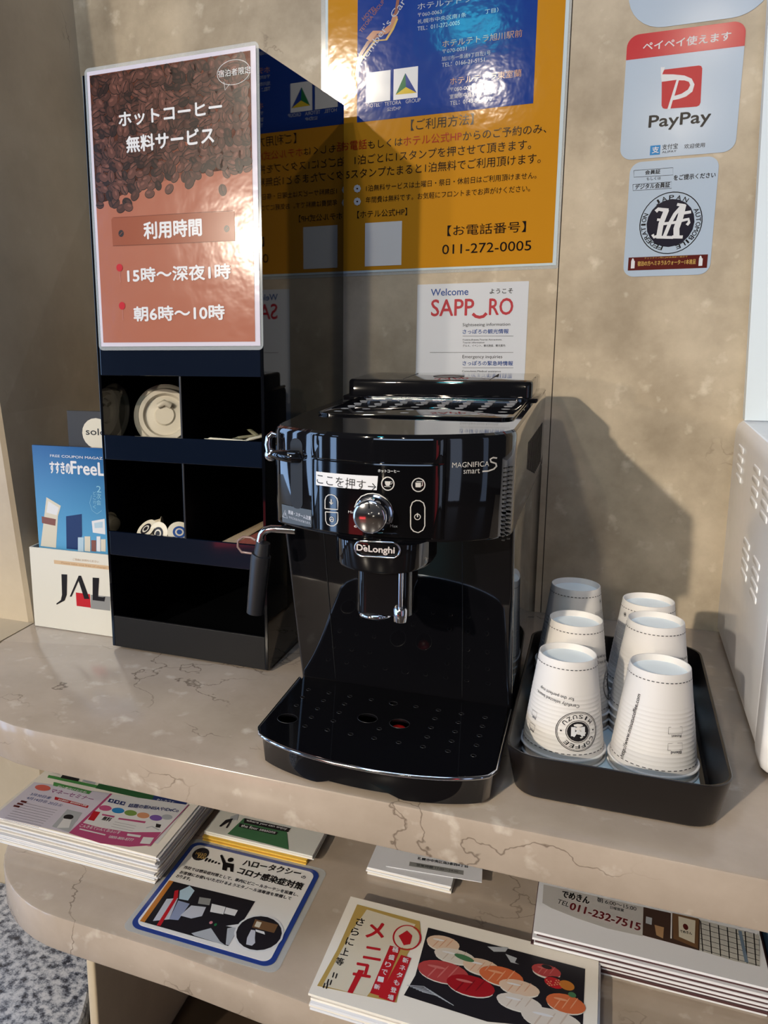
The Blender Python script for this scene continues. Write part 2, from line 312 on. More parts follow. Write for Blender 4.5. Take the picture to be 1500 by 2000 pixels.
ART = {
 'orange': [
  ('t','【ご利用方法】',-0.1435,0.6707,0.0835,0.0142,0,'ink',0,2),
  ('t','お電話',-0.2419,0.6529,0.0369,0.0128,0,'red',0,2),
  ('t','もしくは',-0.2035,0.6526,0.0487,0.0106,0,'ink',0,2),
  ('t','ホテル公式HP',-0.1536,0.6515,0.0787,0.0125,0,'red',0,2),
  ('t','からのご予約のみ、',-0.0732,0.6511,0.1059,0.0121,0,'ink',0,2),
  ('t','1泊ごとに1スタンプを押させて頂きます。',-0.2224,0.6328,0.2371,0.0127,0,'ink',0,2),
  ('t','5スタンプたまると1泊無料でご利用頂けます。',-0.2347,0.6144,0.2621,0.0129,0,'ink',0,2),
  ('t','1泊無料サービスは土曜日・祭日・休前日はご利用頂けません。',-0.2055,0.5956,0.2285,0.0086,0,'ink',0,2),
  ('t','年間費は無料です。お気軽にフロントまでお声がけください。',-0.2059,0.5797,0.2217,0.0087,0,'ink',0,2),
  ('t','【ホテル公式HP】',-0.2182,0.5598,0.0715,0.0101,0,'ink',0,2),
  ('t','【お電話番号】',-0.0904,0.5285,0.1031,0.0141,0,'ink',0,2),
  ('t','011-272-0005',-0.0969,0.5045,0.1174,0.0128,0,'ink',0,2),
  ('e',-0.215,0.6002,0.0018,0.0023,0,'white',2),
  ('e',-0.216,0.5981,0.0018,0.0023,0,'white',2),
  ('e',-0.2184,0.5973,0.0018,0.0023,0,'white',2),
  ('e',-0.2208,0.5984,0.0018,0.0023,0,'white',2),
  ('e',-0.2218,0.6007,0.0018,0.0023,0,'white',2),
  ('e',-0.2209,0.6029,0.0018,0.0023,0,'white',2),
  ('e',-0.2185,0.6036,0.0018,0.0023,0,'white',2),
  ('e',-0.216,0.6025,0.0018,0.0023,0,'white',2),
  ('e',-0.2184,0.6005,0.0009,0.0011,0,'ink',3),
  ('e',-0.2149,0.5827,0.0018,0.0023,0,'white',2),
  ('e',-0.2159,0.5805,0.0018,0.0023,0,'white',2),
  ('e',-0.2183,0.5797,0.0018,0.0023,0,'white',2),
  ('e',-0.2207,0.5808,0.0019,0.0023,0,'white',2),
  ('e',-0.2217,0.5831,0.0018,0.0023,0,'white',2),
  ('e',-0.2207,0.5853,0.0019,0.0023,0,'white',2),
  ('e',-0.2183,0.5861,0.0018,0.0023,0,'white',2),
  ('e',-0.2159,0.585,0.0018,0.0023,0,'white',2),
  ('e',-0.2183,0.5829,0.0009,0.0012,0,'ink',3),
  ('p',[(-0.2066,0.5526),(-0.2066,0.4926),(-0.1536,0.4926),(-0.1536,0.5526)],'white',1),
  ('t',"Member's Card",-0.213,0.7618,0.1021,0.0096,50.1,'silver',0,4),
  ('t','HOTEL',-0.2104,0.8185,0.0222,0.0056,37.4,'copper',0,2),
  ('t','TETORA GROUP',-0.2134,0.8038,0.047,0.0052,47.4,'copper',0,2),
  ('p',[(-0.2222,0.7503),(-0.218,0.7762),(-0.2061,0.792),(-0.1942,0.798),(-0.1801,0.8014),(-0.171,0.8151),(-0.1677,0.8273),(-0.1656,0.8417),(-0.1618,0.8388),(-0.1639,0.8244),(-0.1672,0.8122),(-0.1763,0.7985),(-0.1904,0.7951),(-0.2022,0.7891),(-0.2141,0.7732),(-0.2183,0.7474)],'copper',2),
  ('p',[(-0.2073,0.7961),(-0.1979,0.8045),(-0.1848,0.8027),(-0.1744,0.8098),(-0.1699,0.8219),(-0.1638,0.8172),(-0.1682,0.8051),(-0.1787,0.798),(-0.1917,0.7998),(-0.2011,0.7913)],'copper2',2),
  ('p',[(-0.2215,0.7609),(-0.21,0.7769),(-0.1958,0.7924),(-0.1805,0.7915),(-0.1713,0.8041),(-0.1656,0.8161),(-0.1633,0.8143),(-0.1689,0.8023),(-0.1781,0.7897),(-0.1934,0.7906),(-0.2076,0.7751),(-0.2191,0.759)],'gold',3),
  ('t','ホテルテトラ',-0.1375,0.8217,0.0694,0.0075,0,'silver',0,3),
  ('t','〒060-0063',-0.1369,0.813,0.0316,0.0046,0,'silver',0,3),
  ('t','札幌市中央区南1条\u3000\u3000\u3000丁目）',-0.1371,0.8042,0.104,0.0057,0,'silver',0,3),
  ('t','TEL：011-272-0005',-0.137,0.796,0.0554,0.0051,0,'silver',0,3),
  ('t','ホテルテトラ旭川駅前',-0.1035,0.7707,0.1012,0.009,0,'copper2',0,3),
  ('t','〒070-0031',-0.1033,0.7637,0.0316,0.0046,0,'silver',0,3),
  ('t','旭川市一条通9丁目左1号',-0.1038,0.7541,0.0628,0.0057,0,'silver',0,3),
  ('t','TEL：0166-21-5151',-0.1036,0.7468,0.0553,0.0051,0,'silver',0,3),
  ('t','ホテルテトラ東室蘭',-0.0922,0.7232,0.0909,0.0091,0,'copper2',0,3),
  ('t','〒050-0074',-0.0919,0.7149,0.0312,0.0047,0,'silver',0,3),
  ('t','室蘭市中島町1丁目25-7',-0.0921,0.7057,0.0601,0.0058,0,'silver',0,3),
  ('t','TEL：0143-84-6570',-0.0914,0.6978,0.054,0.0051,0,'silver',0,3),
  ('t','HOTEL\u3000TETORA\u3000GROUP',-0.2053,0.7066,0.0742,0.0049,0,'silver',0,3),
  ('t','公式HP',-0.1768,0.699,0.019,0.0053,0,'silver',0,3),
  ('p',[(-0.2067,0.7518),(-0.2067,0.7128),(-0.1727,0.7128),(-0.1727,0.7518)],'white',2),
  ('p',[(-0.1684,0.752),(-0.1684,0.7126),(-0.1352,0.7126),(-0.1352,0.752)],'white',2),
  ('p',[(-0.1523,0.7453),(-0.1653,0.7192),(-0.1513,0.7275)],'green',3),
  ('p',[(-0.1523,0.7453),(-0.1513,0.7275),(-0.1365,0.7186)],'blue',3),
  ('p',[(-0.1513,0.7275),(-0.1653,0.7192),(-0.1365,0.7186)],'yellow',3),
 ],
 'sapporo': [
  ('t','Welcome',-0.1111,0.4485,0.0514,0.0093,0,'blue2',1,2),
  ('t','ようこそ',-0.0309,0.4491,0.0302,0.0065,0,'ink',1,2),
  ('t','SAPP',-0.1101,0.4204,0.0585,0.0227,0,'crimson',1,2),
  ('t','RO',-0.0308,0.4205,0.0312,0.0222,0,'crimson',1,2),
  ('t','Sightseeing information',-0.066,0.4045,0.0638,0.0054,0,'ink',0,2),
  ('t','さっぽろの観光情報',-0.0657,0.3951,0.0617,0.0064,0,'blue2',1,2),
  ('t','Cuisine,Events,Tourist Attractions,',-0.0654,0.3855,0.0531,0.0027,0,'ink',0,2),
  ('t','Tourist information',-0.0653,0.3821,0.0297,0.0023,0,'ink',0,2),
  ('t','グルメ、イベント、観光施設、観光案内',-0.0652,0.3771,0.0573,0.0034,0,'ink',0,2),
  ('t','Emergency inquiries',-0.0649,0.36,0.0539,0.0058,0,'ink',0,2),
  ('t','さっぽろの緊急時情報',-0.0644,0.3513,0.0679,0.0064,0,'blue2',1,2),
  ('t','Consulates,Medical assistance',-0.0648,0.3416,0.0528,0.0031,0,'ink',0,2),
  ('l',[(-0.0529,0.4227),(-0.0486,0.419),(-0.0434,0.4177),(-0.0383,0.4188),(-0.0341,0.4231)],0.0042,'crimson',2),
  ('l',[(-0.0656,0.3922),(0.0026,0.3916)],0.0004,'ink',2),
  ('l',[(-0.1107,0.3696),(0.0035,0.3693)],0.0004,'ink',2),
  ('l',[(-0.0643,0.3481),(0.0044,0.3484)],0.0004,'ink',2),
 ],
 'paypay': [
  ('t','ペイペイ使えます',0.1405,0.7354,0.0943,0.0101,0,'white',1,2),
  ('p',[(0.1635,0.7076),(0.1642,0.7101),(0.1668,0.7114),(0.2033,0.7115),(0.2059,0.7106),(0.2073,0.7078),(0.2084,0.6693),(0.2074,0.6662),(0.2046,0.6649),(0.17,0.666),(0.1673,0.6672),(0.1658,0.6701)],'red2',1),
  ('p',[(0.1625,0.7064),(0.1652,0.7061),(0.1759,0.7048),(0.1886,0.702),(0.1967,0.6975),(0.2003,0.6906),(0.1986,0.6826),(0.192,0.6777),(0.1843,0.6757),(0.1778,0.6751),(0.1757,0.6646),(0.1725,0.665),(0.1803,0.6981),(0.1639,0.6977)],'white',2),
  ('p',[(0.1828,0.6972),(0.1793,0.6799),(0.187,0.6815),(0.1937,0.6856),(0.1957,0.6903),(0.1939,0.6942),(0.189,0.6964)],'red2',3),
  ('p',[(0.1619,0.7146),(0.1666,0.7141),(0.164,0.7062),(0.1625,0.7061)],'white',2),
  ('t','PayPay',0.153,0.6415,0.0677,0.0181,0,'ink',1,2),
  ('p',[(0.1565,0.6242),(0.1565,0.613),(0.1679,0.613),(0.1679,0.6242)],'sky',1),
  ('t','支',0.1587,0.6152,0.0077,0.0075,0,'white',1,2),
  ('t','支付宝',0.1698,0.6182,0.0175,0.0064,0,'ink',0,2),
  ('t','ALIPAY',0.17,0.6143,0.0161,0.0024,0,'ink',0,2),
  ('t','欢迎使用',0.1944,0.6173,0.0224,0.0053,0,'ink',0,2),
 ],
 'jaf': [
  ('t','会員証',0.1527,0.5903,0.0171,0.0051,0,'ink',1,2),
  ('t','もしくは',0.1548,0.5831,0.0162,0.0038,0,'ink',0,2),
  ('t','デジタル会員証',0.1424,0.5731,0.0394,0.0062,0,'ink',1,2),
  ('t','をご提示ください',0.1854,0.5808,0.0459,0.0064,0,'ink',1,2),
  ('l',[(0.1395,0.5963),(0.1838,0.5961),(0.1844,0.5874),(0.1401,0.5882),(0.1395,0.5963)],0.0004,'ink',2),
  ('l',[(0.1395,0.5794),(0.1834,0.5795),(0.184,0.5717),(0.14,0.5721),(0.1395,0.5794)],0.0004,'ink',2),
  ('o',0.1858,0.5299,0.0355,0.0377,0.0011,0,'ink',1),
  ('e',0.1855,0.5298,0.027,0.029,0,'navyink',1),
  ('p',[(0.1403,0.4898),(0.1403,0.4735),(0.2305,0.4735),(0.2305,0.4898)],'maroon',1),
  ('t','宿泊の方へミネラルウォーター1本進呈',0.1514,0.4787,0.0661,0.006,0,'gold',1,2),
  ('t','チェックイン時にJAF会員証ご提示で',0.1589,0.4868,0.0489,0.0025,0,'gold',0,2),
  ('p',[(0.1437,0.4852),(0.1437,0.4761),(0.148,0.4761),(0.148,0.4852)],'white',2),
  ('p',[(0.1437,0.4852),(0.1474,0.485),(0.146,0.4885),(0.1447,0.4885)],'white',2),
  ('p',[(0.2209,0.4851),(0.2209,0.4762),(0.2251,0.4762),(0.2251,0.4851)],'white',2),
  ('p',[(0.2209,0.4851),(0.2244,0.4849),(0.223,0.4883),(0.2218,0.4883)],'white',2),
 ],
 'sign': [
  ('t','ホットコーヒー',-0.1741,0.6447,0.1305,0.0151,0,'white',2,4),
  ('t','無料サービス',-0.1655,0.6159,0.1116,0.0172,0,'white',2,4),
  ('t','利用時間',-0.1472,0.5189,0.0749,0.0187,0,'white',2,4),
  ('t','15時〜深夜1時',-0.172,0.4702,0.1343,0.0165,0,'white',2,4),
  ('t','朝6時〜10時',-0.1657,0.4251,0.1195,0.0167,0,'white',2,4),
  ('t','宿泊者限定',-0.0467,0.6818,0.0382,0.0072,0,'white',0,4),
  ('p',[(-0.191,0.5434),(-0.1886,0.546),(-0.0947,0.5435),(-0.0313,0.5425),(-0.0311,0.5107),(-0.1082,0.512),(-0.1905,0.5135)],'label',2),
  ('l',[(-0.1905,0.5135),(-0.0959,0.5119),(-0.0311,0.5115)],0.0005,'label2',3),
  ('l',[(-0.1871,0.5453),(-0.0946,0.5444),(-0.0332,0.5433)],0.0005,'label2',3),
  ('e',-0.1783,0.527,0.0037,0.004,0,'dk',3),
  ('l',[(-0.1804,0.5253),(-0.1763,0.5287)],0.0006,'label',4),
  ('e',-0.0409,0.5245,0.0033,0.0037,0,'dk',3),
  ('l',[(-0.0427,0.5229),(-0.0391,0.5261)],0.0006,'label',4),
  ('l',[(-0.1825,0.4843),(-0.1824,0.471)],0.0006,'pinkish',2),
  ('e',-0.1828,0.488,0.0044,0.0044,0,'red2',3),
  ('l',[(-0.1815,0.4398),(-0.1814,0.4263)],0.0006,'pinkish',2),
  ('e',-0.1818,0.4435,0.0044,0.0045,0,'red2',3),
  ('o',-0.0287,0.6851,0.0195,0.0126,0.0005,0,'white',3),
  ('l',[(-0.0402,0.677),(-0.0391,0.6684),(-0.0337,0.6739)],0.0005,'white',3),
 ],
 'magazine': [
  ('t','FREE COUPON MAGAZINE',-0.5681,0.2448,0.0953,0.0034,0,'white',0,2),
  ('t','すすきの',-0.5698,0.2223,0.0332,0.016,0,'white',2,2),
  ('t','FreeL',-0.5354,0.223,0.0525,0.0173,0,'white',2,2),
  ('p',[(-0.5788,0.1877),(-0.556,0.1771),(-0.5619,0.1618),(-0.5685,0.116),(-0.5942,0.1165)],'cream',1),
  ('p',[(-0.5761,0.1825),(-0.5594,0.1741),(-0.5634,0.163),(-0.5806,0.1659)],'white',2),
  ('p',[(-0.589,0.1598),(-0.5654,0.1574),(-0.5671,0.1478),(-0.5892,0.1501)],'redbrown',2),
  ('p',[(-0.5484,0.1628),(-0.5227,0.1679),(-0.5241,0.1376),(-0.5324,0.1165),(-0.5511,0.1162)],'navy',1),
  ('p',[(-0.5074,0.1591),(-0.4866,0.1639),(-0.487,0.142),(-0.5066,0.1431)],'white',1),
  ('p',[(-0.5036,0.1567),(-0.4899,0.1597),(-0.4904,0.1511),(-0.5032,0.1496)],'skyl',2),
  ('p',[(-0.5311,0.1343),(-0.5218,0.1351),(-0.5232,0.1146),(-0.5325,0.1146)],'skyl',2),
  ('p',[(-0.5202,0.1366),(-0.5109,0.1374),(-0.5124,0.1156),(-0.5216,0.1156)],'cream',3),
  ('p',[(-0.5098,0.1321),(-0.5021,0.1327),(-0.5031,0.1164),(-0.5108,0.1165)],'redbrown',2),
  ('p',[(-0.5008,0.1382),(-0.4948,0.1387),(-0.4961,0.1171),(-0.5022,0.1173)],'white',3),
  ('p',[(-0.4944,0.1347),(-0.4868,0.1354),(-0.4879,0.1178),(-0.4955,0.1179)],'cream',2),
  ('t','2',-0.4969,0.1998,0.0072,0.0089,0,'skyl2',0,2),
  ('t','次',-0.4975,0.1906,0.0072,0.0079,0,'skyl2',0,2),
  ('t','会',-0.4981,0.1821,0.0072,0.0074,0,'skyl2',0,2),
  ('t','ど',-0.5026,0.196,0.0045,0.0047,0,'skyl2',0,2),
  ('t','こ',-0.503,0.1896,0.0045,0.0048,0,'skyl2',0,2),
  ('t','行',-0.5034,0.1832,0.0045,0.0048,0,'skyl2',0,2),
  ('t','く',-0.5038,0.1769,0.0045,0.0048,0,'skyl2',0,2),
  ('l',[(-0.505,0.1951),(-0.5088,0.1843),(-0.5055,0.1739),(-0.4982,0.1697),(-0.4904,0.175)],0.0005,'skyl2',2),
 ],
 'jal': [
  ('p',[(-0.533,0.058),(-0.533,0.0385),(-0.5102,0.0385),(-0.5102,0.058)],'red2',1),
  ('p',[(-0.5089,0.0574),(-0.4779,0.0581),(-0.4791,0.0378),(-0.5102,0.0374)],'grey',1),
  ('p',[(-0.5548,0.0822),(-0.5453,0.0827),(-0.5481,0.053),(-0.5522,0.0441),(-0.5662,0.0363),(-0.5667,0.038),(-0.5586,0.044),(-0.5561,0.0521)],'ink',2),
  ('p',[(-0.5266,0.0829),(-0.5226,0.0833),(-0.5112,0.0511),(-0.5196,0.0501),(-0.5272,0.0752),(-0.5404,0.0511),(-0.5435,0.0507)],'ink',2),
  ('p',[(-0.5042,0.0825),(-0.4939,0.083),(-0.4971,0.056),(-0.4895,0.056),(-0.4855,0.0573),(-0.4874,0.0502),(-0.5063,0.05)],'ink',2),
  ('p',[(-0.5659,0.1016),(-0.5659,0.0962),(-0.4756,0.0962),(-0.4756,0.1016)],'tan',1),
  ('t','ご自由にお持ちください',-0.5345,0.1042,0.0415,0.0033,0,'tan2',0,2),
  ('t','Please take one free of charge',-0.5539,0.0968,0.0725,0.0033,0,'tan2',0,2),
 ],
 'solo': [
  ('e',-0.4961,0.2785,0.0225,0.0206,0,'cream',1),
  ('t','solo',-0.5127,0.2764,0.0313,0.0088,0,'ink',1,2),
 ],
 'taxi': [
  ('t','ハロータクシー',-0.2327,-0.4372,0.069,0.0116,3.9,'ink',2,3),
  ('t','の',-0.162,-0.434,0.005,0.005,-2.6,'ink',1,3),
  ('t','コロナ感染症対策',-0.2331,-0.4534,0.0785,0.0123,-0.6,'ink',2,3),
  ('t','当社では感染症対策として、車内にビニールカーテンを設置し、',-0.2942,-0.4678,0.1397,0.0057,0.9,'ink',1,3),
  ('t','お客様にお使いいただけるようエタノール消毒液を常備して',-0.2946,-0.4776,0.1345,0.0056,1.5,'ink',1,3),
  ('t','おります。',-0.2954,-0.4852,0.018,0.0056,0.7,'ink',1,3),
  ('e',-0.2868,-0.4357,0.0096,0.0126,0,'dk',2),
  ('t','HELLO',-0.2925,-0.4383,0.0131,0.0049,4.6,'gold',1,3),
  ('t','TAXI',-0.2885,-0.4435,0.01,0.0049,3.3,'gold',1,3),
  ('e',-0.2761,-0.4427,0.0014,0.0038,0,'ink',2),
  ('e',-0.2719,-0.443,0.0014,0.0033,0,'ink',2),
  ('e',-0.2677,-0.4434,0.0014,0.0027,0,'ink',2),
  ('e',-0.2635,-0.4437,0.0014,0.0022,0,'ink',2),
  ('e',-0.2593,-0.444,0.0014,0.0016,0,'ink',2),
  ('e',-0.2492,-0.4328,0.0035,0.0042,0,'ink',2),
  ('p',[(-0.2643,-0.4296),(-0.2626,-0.4273),(-0.2522,-0.4393),(-0.2424,-0.4387),(-0.2375,-0.4526),(-0.241,-0.4527),(-0.2441,-0.4465),(-0.2471,-0.4471),(-0.2454,-0.4535),(-0.2511,-0.4532),(-0.2549,-0.4426)],'ink',2),
  ('p',[(-0.2995,-0.4927),(-0.1953,-0.4899),(-0.1958,-0.563),(-0.2979,-0.564)],'night',1),
  ('p',[(-0.2995,-0.4927),(-0.294,-0.4924),(-0.2922,-0.5637),(-0.2979,-0.564)],'orange',2),
  ('p',[(-0.2802,-0.5043),(-0.2736,-0.4927),(-0.2648,-0.4983),(-0.2644,-0.5158),(-0.2748,-0.517)],'skyl',2),
  ('p',[(-0.2875,-0.522),(-0.2763,-0.5161),(-0.2699,-0.5502),(-0.2849,-0.5589)],'pale',2),
  ('p',[(-0.2744,-0.5197),(-0.2603,-0.5199),(-0.2603,-0.5478),(-0.2699,-0.5502)],'lilac',2),
  ('p',[(-0.2575,-0.5217),(-0.2414,-0.5181),(-0.2395,-0.5327),(-0.2485,-0.5404),(-0.2616,-0.5406)],'pale',2),
  ('p',[(-0.2854,-0.507),(-0.282,-0.5039),(-0.2772,-0.515),(-0.2737,-0.5627),(-0.278,-0.5634),(-0.2807,-0.5193)],'red2',3),
  ('p',[(-0.255,-0.5062),(-0.242,-0.504),(-0.2392,-0.5144),(-0.252,-0.5166)],'grey',3),
  ('p',[(-0.2378,-0.511),(-0.2216,-0.5103),(-0.2193,-0.522),(-0.234,-0.5236)],'white',3),
  ('p',[(-0.221,-0.5106),(-0.2072,-0.5102),(-0.2069,-0.5198),(-0.219,-0.5205)],'white',3),
  ('p',[(-0.2387,-0.5605),(-0.2229,-0.5458),(-0.2061,-0.5603),(-0.1983,-0.5635),(-0.234,-0.5625)],'greyl',2),
  ('p',[(-0.2068,-0.5399),(-0.2005,-0.5348),(-0.1962,-0.5384),(-0.1954,-0.5619),(-0.1988,-0.5624)],'greyl',2),
  ('e',-0.2263,-0.5384,0.0018,0.0023,0,'pink',3),
  ('e',-0.2205,-0.5395,0.0015,0.0023,0,'green',3),
  ('p',[(-0.2097,-0.5374),(-0.1988,-0.5301),(-0.1956,-0.5355)],'white',3),
  ('e',-0.1735,-0.534,0.0256,0.028,0,'white',2),
  ('e',-0.1735,-0.534,0.0235,0.0254,0,'night',3),
  ('p',[(-0.1847,-0.5165),(-0.1591,-0.5157),(-0.1588,-0.5287),(-0.1833,-0.5293)],'brown',4),
  ('p',[(-0.1819,-0.5189),(-0.1763,-0.5188),(-0.1758,-0.5271),(-0.1814,-0.5272)],'cream',5),
  ('p',[(-0.1827,-0.533),(-0.178,-0.5324),(-0.1746,-0.5427),(-0.1717,-0.5492),(-0.1732,-0.5543),(-0.1794,-0.5547),(-0.1821,-0.5457)],'pale',5),
  ('p',[(-0.1786,-0.5309),(-0.169,-0.5307),(-0.1666,-0.5344),(-0.1769,-0.5338)],'white',5),
 ],
 'newspaper': [
  ('p',[(-0.5284,-0.3961),(-0.4512,-0.3949),(-0.4475,-0.4009),(-0.5264,-0.4023)],'greenp',1),
  ('p',[(-0.454,-0.3904),(-0.3734,-0.3885),(-0.3697,-0.4012),(-0.4524,-0.4017)],'green2',1),
  ('p',[(-0.5115,-0.3877),(-0.4858,-0.3855),(-0.4825,-0.3957),(-0.5098,-0.3967)],'dk',1),
  ('p',[(-0.4777,-0.3843),(-0.4599,-0.3844),(-0.4583,-0.3939),(-0.4781,-0.394)],'greyl',1),
  ('p',[(-0.3734,-0.3885),(-0.3261,-0.3878),(-0.3258,-0.3945),(-0.37,-0.4006)],'navy2',1),
  ('t','セレカフェ',-0.3649,-0.3993,0.0234,0.0052,6.8,'white',1,2),
  ('p',[(-0.5357,-0.4181),(-0.4274,-0.4058),(-0.429,-0.4978),(-0.5257,-0.5021),(-0.5356,-0.4894)],'lilacp',1),
  ('e',-0.517,-0.4258,0.0113,0.0067,0,'salmon',2),
  ('p',[(-0.5117,-0.4088),(-0.4525,-0.4101),(-0.4523,-0.4172),(-0.5074,-0.4166)],'greenp',2),
  ('t','初心者向けおかね',-0.501,-0.4178,0.044,0.0044,1.7,'white',1,3),
  ('t','マネーセミナー',-0.5028,-0.4313,0.0628,0.0086,1.1,'purple',1,3),
  ('t','3月30日㊎',-0.5226,-0.4468,0.03,0.0065,1.8,'blue2',0,3),
  ('t','4月14日㊐ 20日㊏',-0.522,-0.4558,0.0529,0.0065,0.8,'blue2',0,3),
  ('p',[(-0.4896,-0.4377),(-0.4381,-0.4397),(-0.4368,-0.445),(-0.4866,-0.4436)],'red2',2),
  ('t','参加費無料！個別相談会も開催',-0.4826,-0.4431,0.0424,0.0033,0.2,'white',1,3),
  ('l',[(-0.5219,-0.4642),(-0.4687,-0.4634)],0.0006,'greyt',3),
  ('l',[(-0.5217,-0.4693),(-0.4686,-0.4684)],0.0006,'greyt',3),
  ('l',[(-0.5214,-0.4743),(-0.4686,-0.4733)],0.0006,'greyt',3),
  ('l',[(-0.5211,-0.4793),(-0.4685,-0.4782)],0.0006,'greyt',3),
  ('l',[(-0.5208,-0.4843),(-0.4685,-0.4831)],0.0006,'greyt',3),
  ('l',[(-0.5206,-0.4892),(-0.4684,-0.4879)],0.0006,'greyt',3),
  ('l',[(-0.5203,-0.4941),(-0.4684,-0.4927)],0.0006,'greyt',3),
  ('l',[(-0.52,-0.4989),(-0.4683,-0.4975)],0.0006,'greyt',3),
  ('l',[(-0.5198,-0.5037),(-0.4683,-0.5022)],0.0006,'greyt',3),
  ('p',[(-0.5248,-0.4604),(-0.5163,-0.46),(-0.5153,-0.4637),(-0.5242,-0.4641)],'maroon',3),
  ('p',[(-0.5258,-0.4664),(-0.5174,-0.4659),(-0.5164,-0.4697),(-0.5253,-0.47)],'maroon',3),
  ('p',[(-0.5268,-0.4723),(-0.5185,-0.4718),(-0.5174,-0.4755),(-0.5263,-0.4759)],'maroon',3),
  ('p',[(-0.4588,-0.4562),(-0.4369,-0.4561),(-0.4298,-0.4965),(-0.4555,-0.4941)],'greyl',2),
  ('e',-0.4478,-0.4702,0.0064,0.0054,0,'dk',3),
  ('p',[(-0.4515,-0.4749),(-0.4412,-0.4732),(-0.4347,-0.4891),(-0.4484,-0.4945)],'white',3),
  ('p',[(-0.4274,-0.4058),(-0.4243,-0.4057),(-0.4247,-0.4982),(-0.429,-0.4978)],'magenta',2),
  ('p',[(-0.4243,-0.4057),(-0.3224,-0.3932),(-0.3206,-0.478),(-0.425,-0.4977)],'white',1),
  ('t','話題の新NISAやiDeCo',-0.3911,-0.4249,0.0648,0.0084,10.6,'navy2',1,3),
  ('p',[(-0.4222,-0.4162),(-0.4154,-0.416),(-0.4135,-0.4237),(-0.4208,-0.4237)],'navy2',2),
  ('p',[(-0.4189,-0.4181),(-0.4164,-0.4182),(-0.4154,-0.4216),(-0.4182,-0.4217)],'white',3),
  ('p',[(-0.4138,-0.4161),(-0.4071,-0.416),(-0.4053,-0.4236),(-0.4125,-0.4236)],'navy2',2),
  ('p',[(-0.4106,-0.418),(-0.4081,-0.4181),(-0.4071,-0.4215),(-0.41,-0.4216)],'white',3),
  ('p',[(-0.4055,-0.4161),(-0.3988,-0.4159),(-0.3971,-0.4235),(-0.4043,-0.4235)],'navy2',2),
  ('p',[(-0.4024,-0.418),(-0.3998,-0.418),(-0.3989,-0.4214),(-0.4017,-0.4215)],'white',3),
  ('e',-0.4159,-0.4369,0.0084,0.0058,0,'rose',2),
  ('e',-0.3984,-0.4358,0.0083,0.0058,0,'sky',2),
  ('e',-0.3812,-0.4348,0.0082,0.0058,0,'olive',2),
  ('e',-0.3641,-0.4338,0.0081,0.0059,0,'peach',2),
  ('e',-0.3472,-0.4328,0.0081,0.0059,0,'violet',2),
  ('p',[(-0.4259,-0.4475),(-0.417,-0.4467),(-0.4143,-0.4659),(-0.4229,-0.4661)],'red2',2),
  ('t','無料',-0.4073,-0.4609,0.0113,0.0083,1.1,'ink',1,3),
  ('p',[(-0.4126,-0.449),(-0.3957,-0.4477),(-0.3953,-0.4508),(-0.4118,-0.452)],'magenta',2),
  ('p',[(-0.3892,-0.4491),(-0.3548,-0.4438),(-0.3543,-0.4477),(-0.389,-0.4522)],'magenta',2),
  ('l',[(-0.3897,-0.4583),(-0.3607,-0.4572)],0.0005,'greyt',3),
  ('l',[(-0.3892,-0.4632),(-0.3603,-0.462)],0.0005,'greyt',3),
  ('l',[(-0.3887,-0.4681),(-0.3599,-0.4669)],0.0005,'greyt',3),
  ('e',-0.3352,-0.4265,0.0069,0.0055,0,'greyl',2),
  ('p',[(-0.3411,-0.4432),(-0.3343,-0.4431),(-0.3329,-0.4495),(-0.3384,-0.4501)],'dk',2),
  ('l',[(-0.3481,-0.4554),(-0.3431,-0.4503),(-0.3317,-0.4537)],0.002,'greyl',2),
  ('p',[(-0.4284,-0.474),(-0.3997,-0.4749),(-0.3629,-0.4705),(-0.3272,-0.4566),(-0.3268,-0.484),(-0.3486,-0.4954),(-0.383,-0.5018),(-0.429,-0.4978)],'magenta',2),
  ('t','こんきるてぃんくおふぃす',-0.4245,-0.4826,0.0528,0.0058,4.4,'white',1,3),
  ('t','0800-800-8777',-0.38,-0.4893,0.0305,0.0049,8.1,'white',1,3),
  ('l',[(-0.4214,-0.4864),(-0.3861,-0.4857)],0.0022,'white',3),
  ('l',[(-0.3224,-0.3932),(-0.3268,-0.4857),(-0.3292,-0.4864)],0.0012,'magenta',3),
  ('p',[(-0.3631,-0.4736),(-0.3462,-0.471),(-0.3457,-0.4753),(-0.3617,-0.4776)],'white',3),
  ('p',[(-0.3422,-0.4731),(-0.3298,-0.4697),(-0.3285,-0.4826),(-0.34,-0.4856)],'white',4),
 ],
 'leaflet': [
  ('p',[(-0.2609,-0.3635),(-0.2042,-0.364),(-0.1871,-0.4032),(-0.2669,-0.4011)],'leafgreen',1),
  ('t','where you can enjoy',-0.2556,-0.3698,0.0532,0.0056,1.1,'white',1,4),
  ('t','the four seasons',-0.2573,-0.3817,0.0442,0.0055,2.0,'white',1,4),
  ('p',[(-0.2599,-0.3632),(-0.1993,-0.3628),(-0.1994,-0.3713),(-0.2571,-0.3727)],'dk',3),
  ('p',[(-0.2613,-0.3758),(-0.2106,-0.3756),(-0.2108,-0.3818),(-0.2599,-0.3827)],'dk',3),
  ('p',[(-0.2776,-0.3662),(-0.2708,-0.3558),(-0.2671,-0.3698),(-0.2757,-0.3731)],'greyl',1),
  ('p',[(-0.2805,-0.375),(-0.2733,-0.3684),(-0.2716,-0.3902),(-0.2738,-0.3903),(-0.2749,-0.3766),(-0.2803,-0.3906),(-0.2827,-0.3901)],'dk',2),
 ],
 'sushi': [
  ('p',[(-0.086,-0.4712),(-0.0197,-0.4728),(-0.0153,-0.4894),(-0.0217,-0.525),(-0.018,-0.5873),(-0.091,-0.5949),(-0.0868,-0.5432)],'goldp',1),
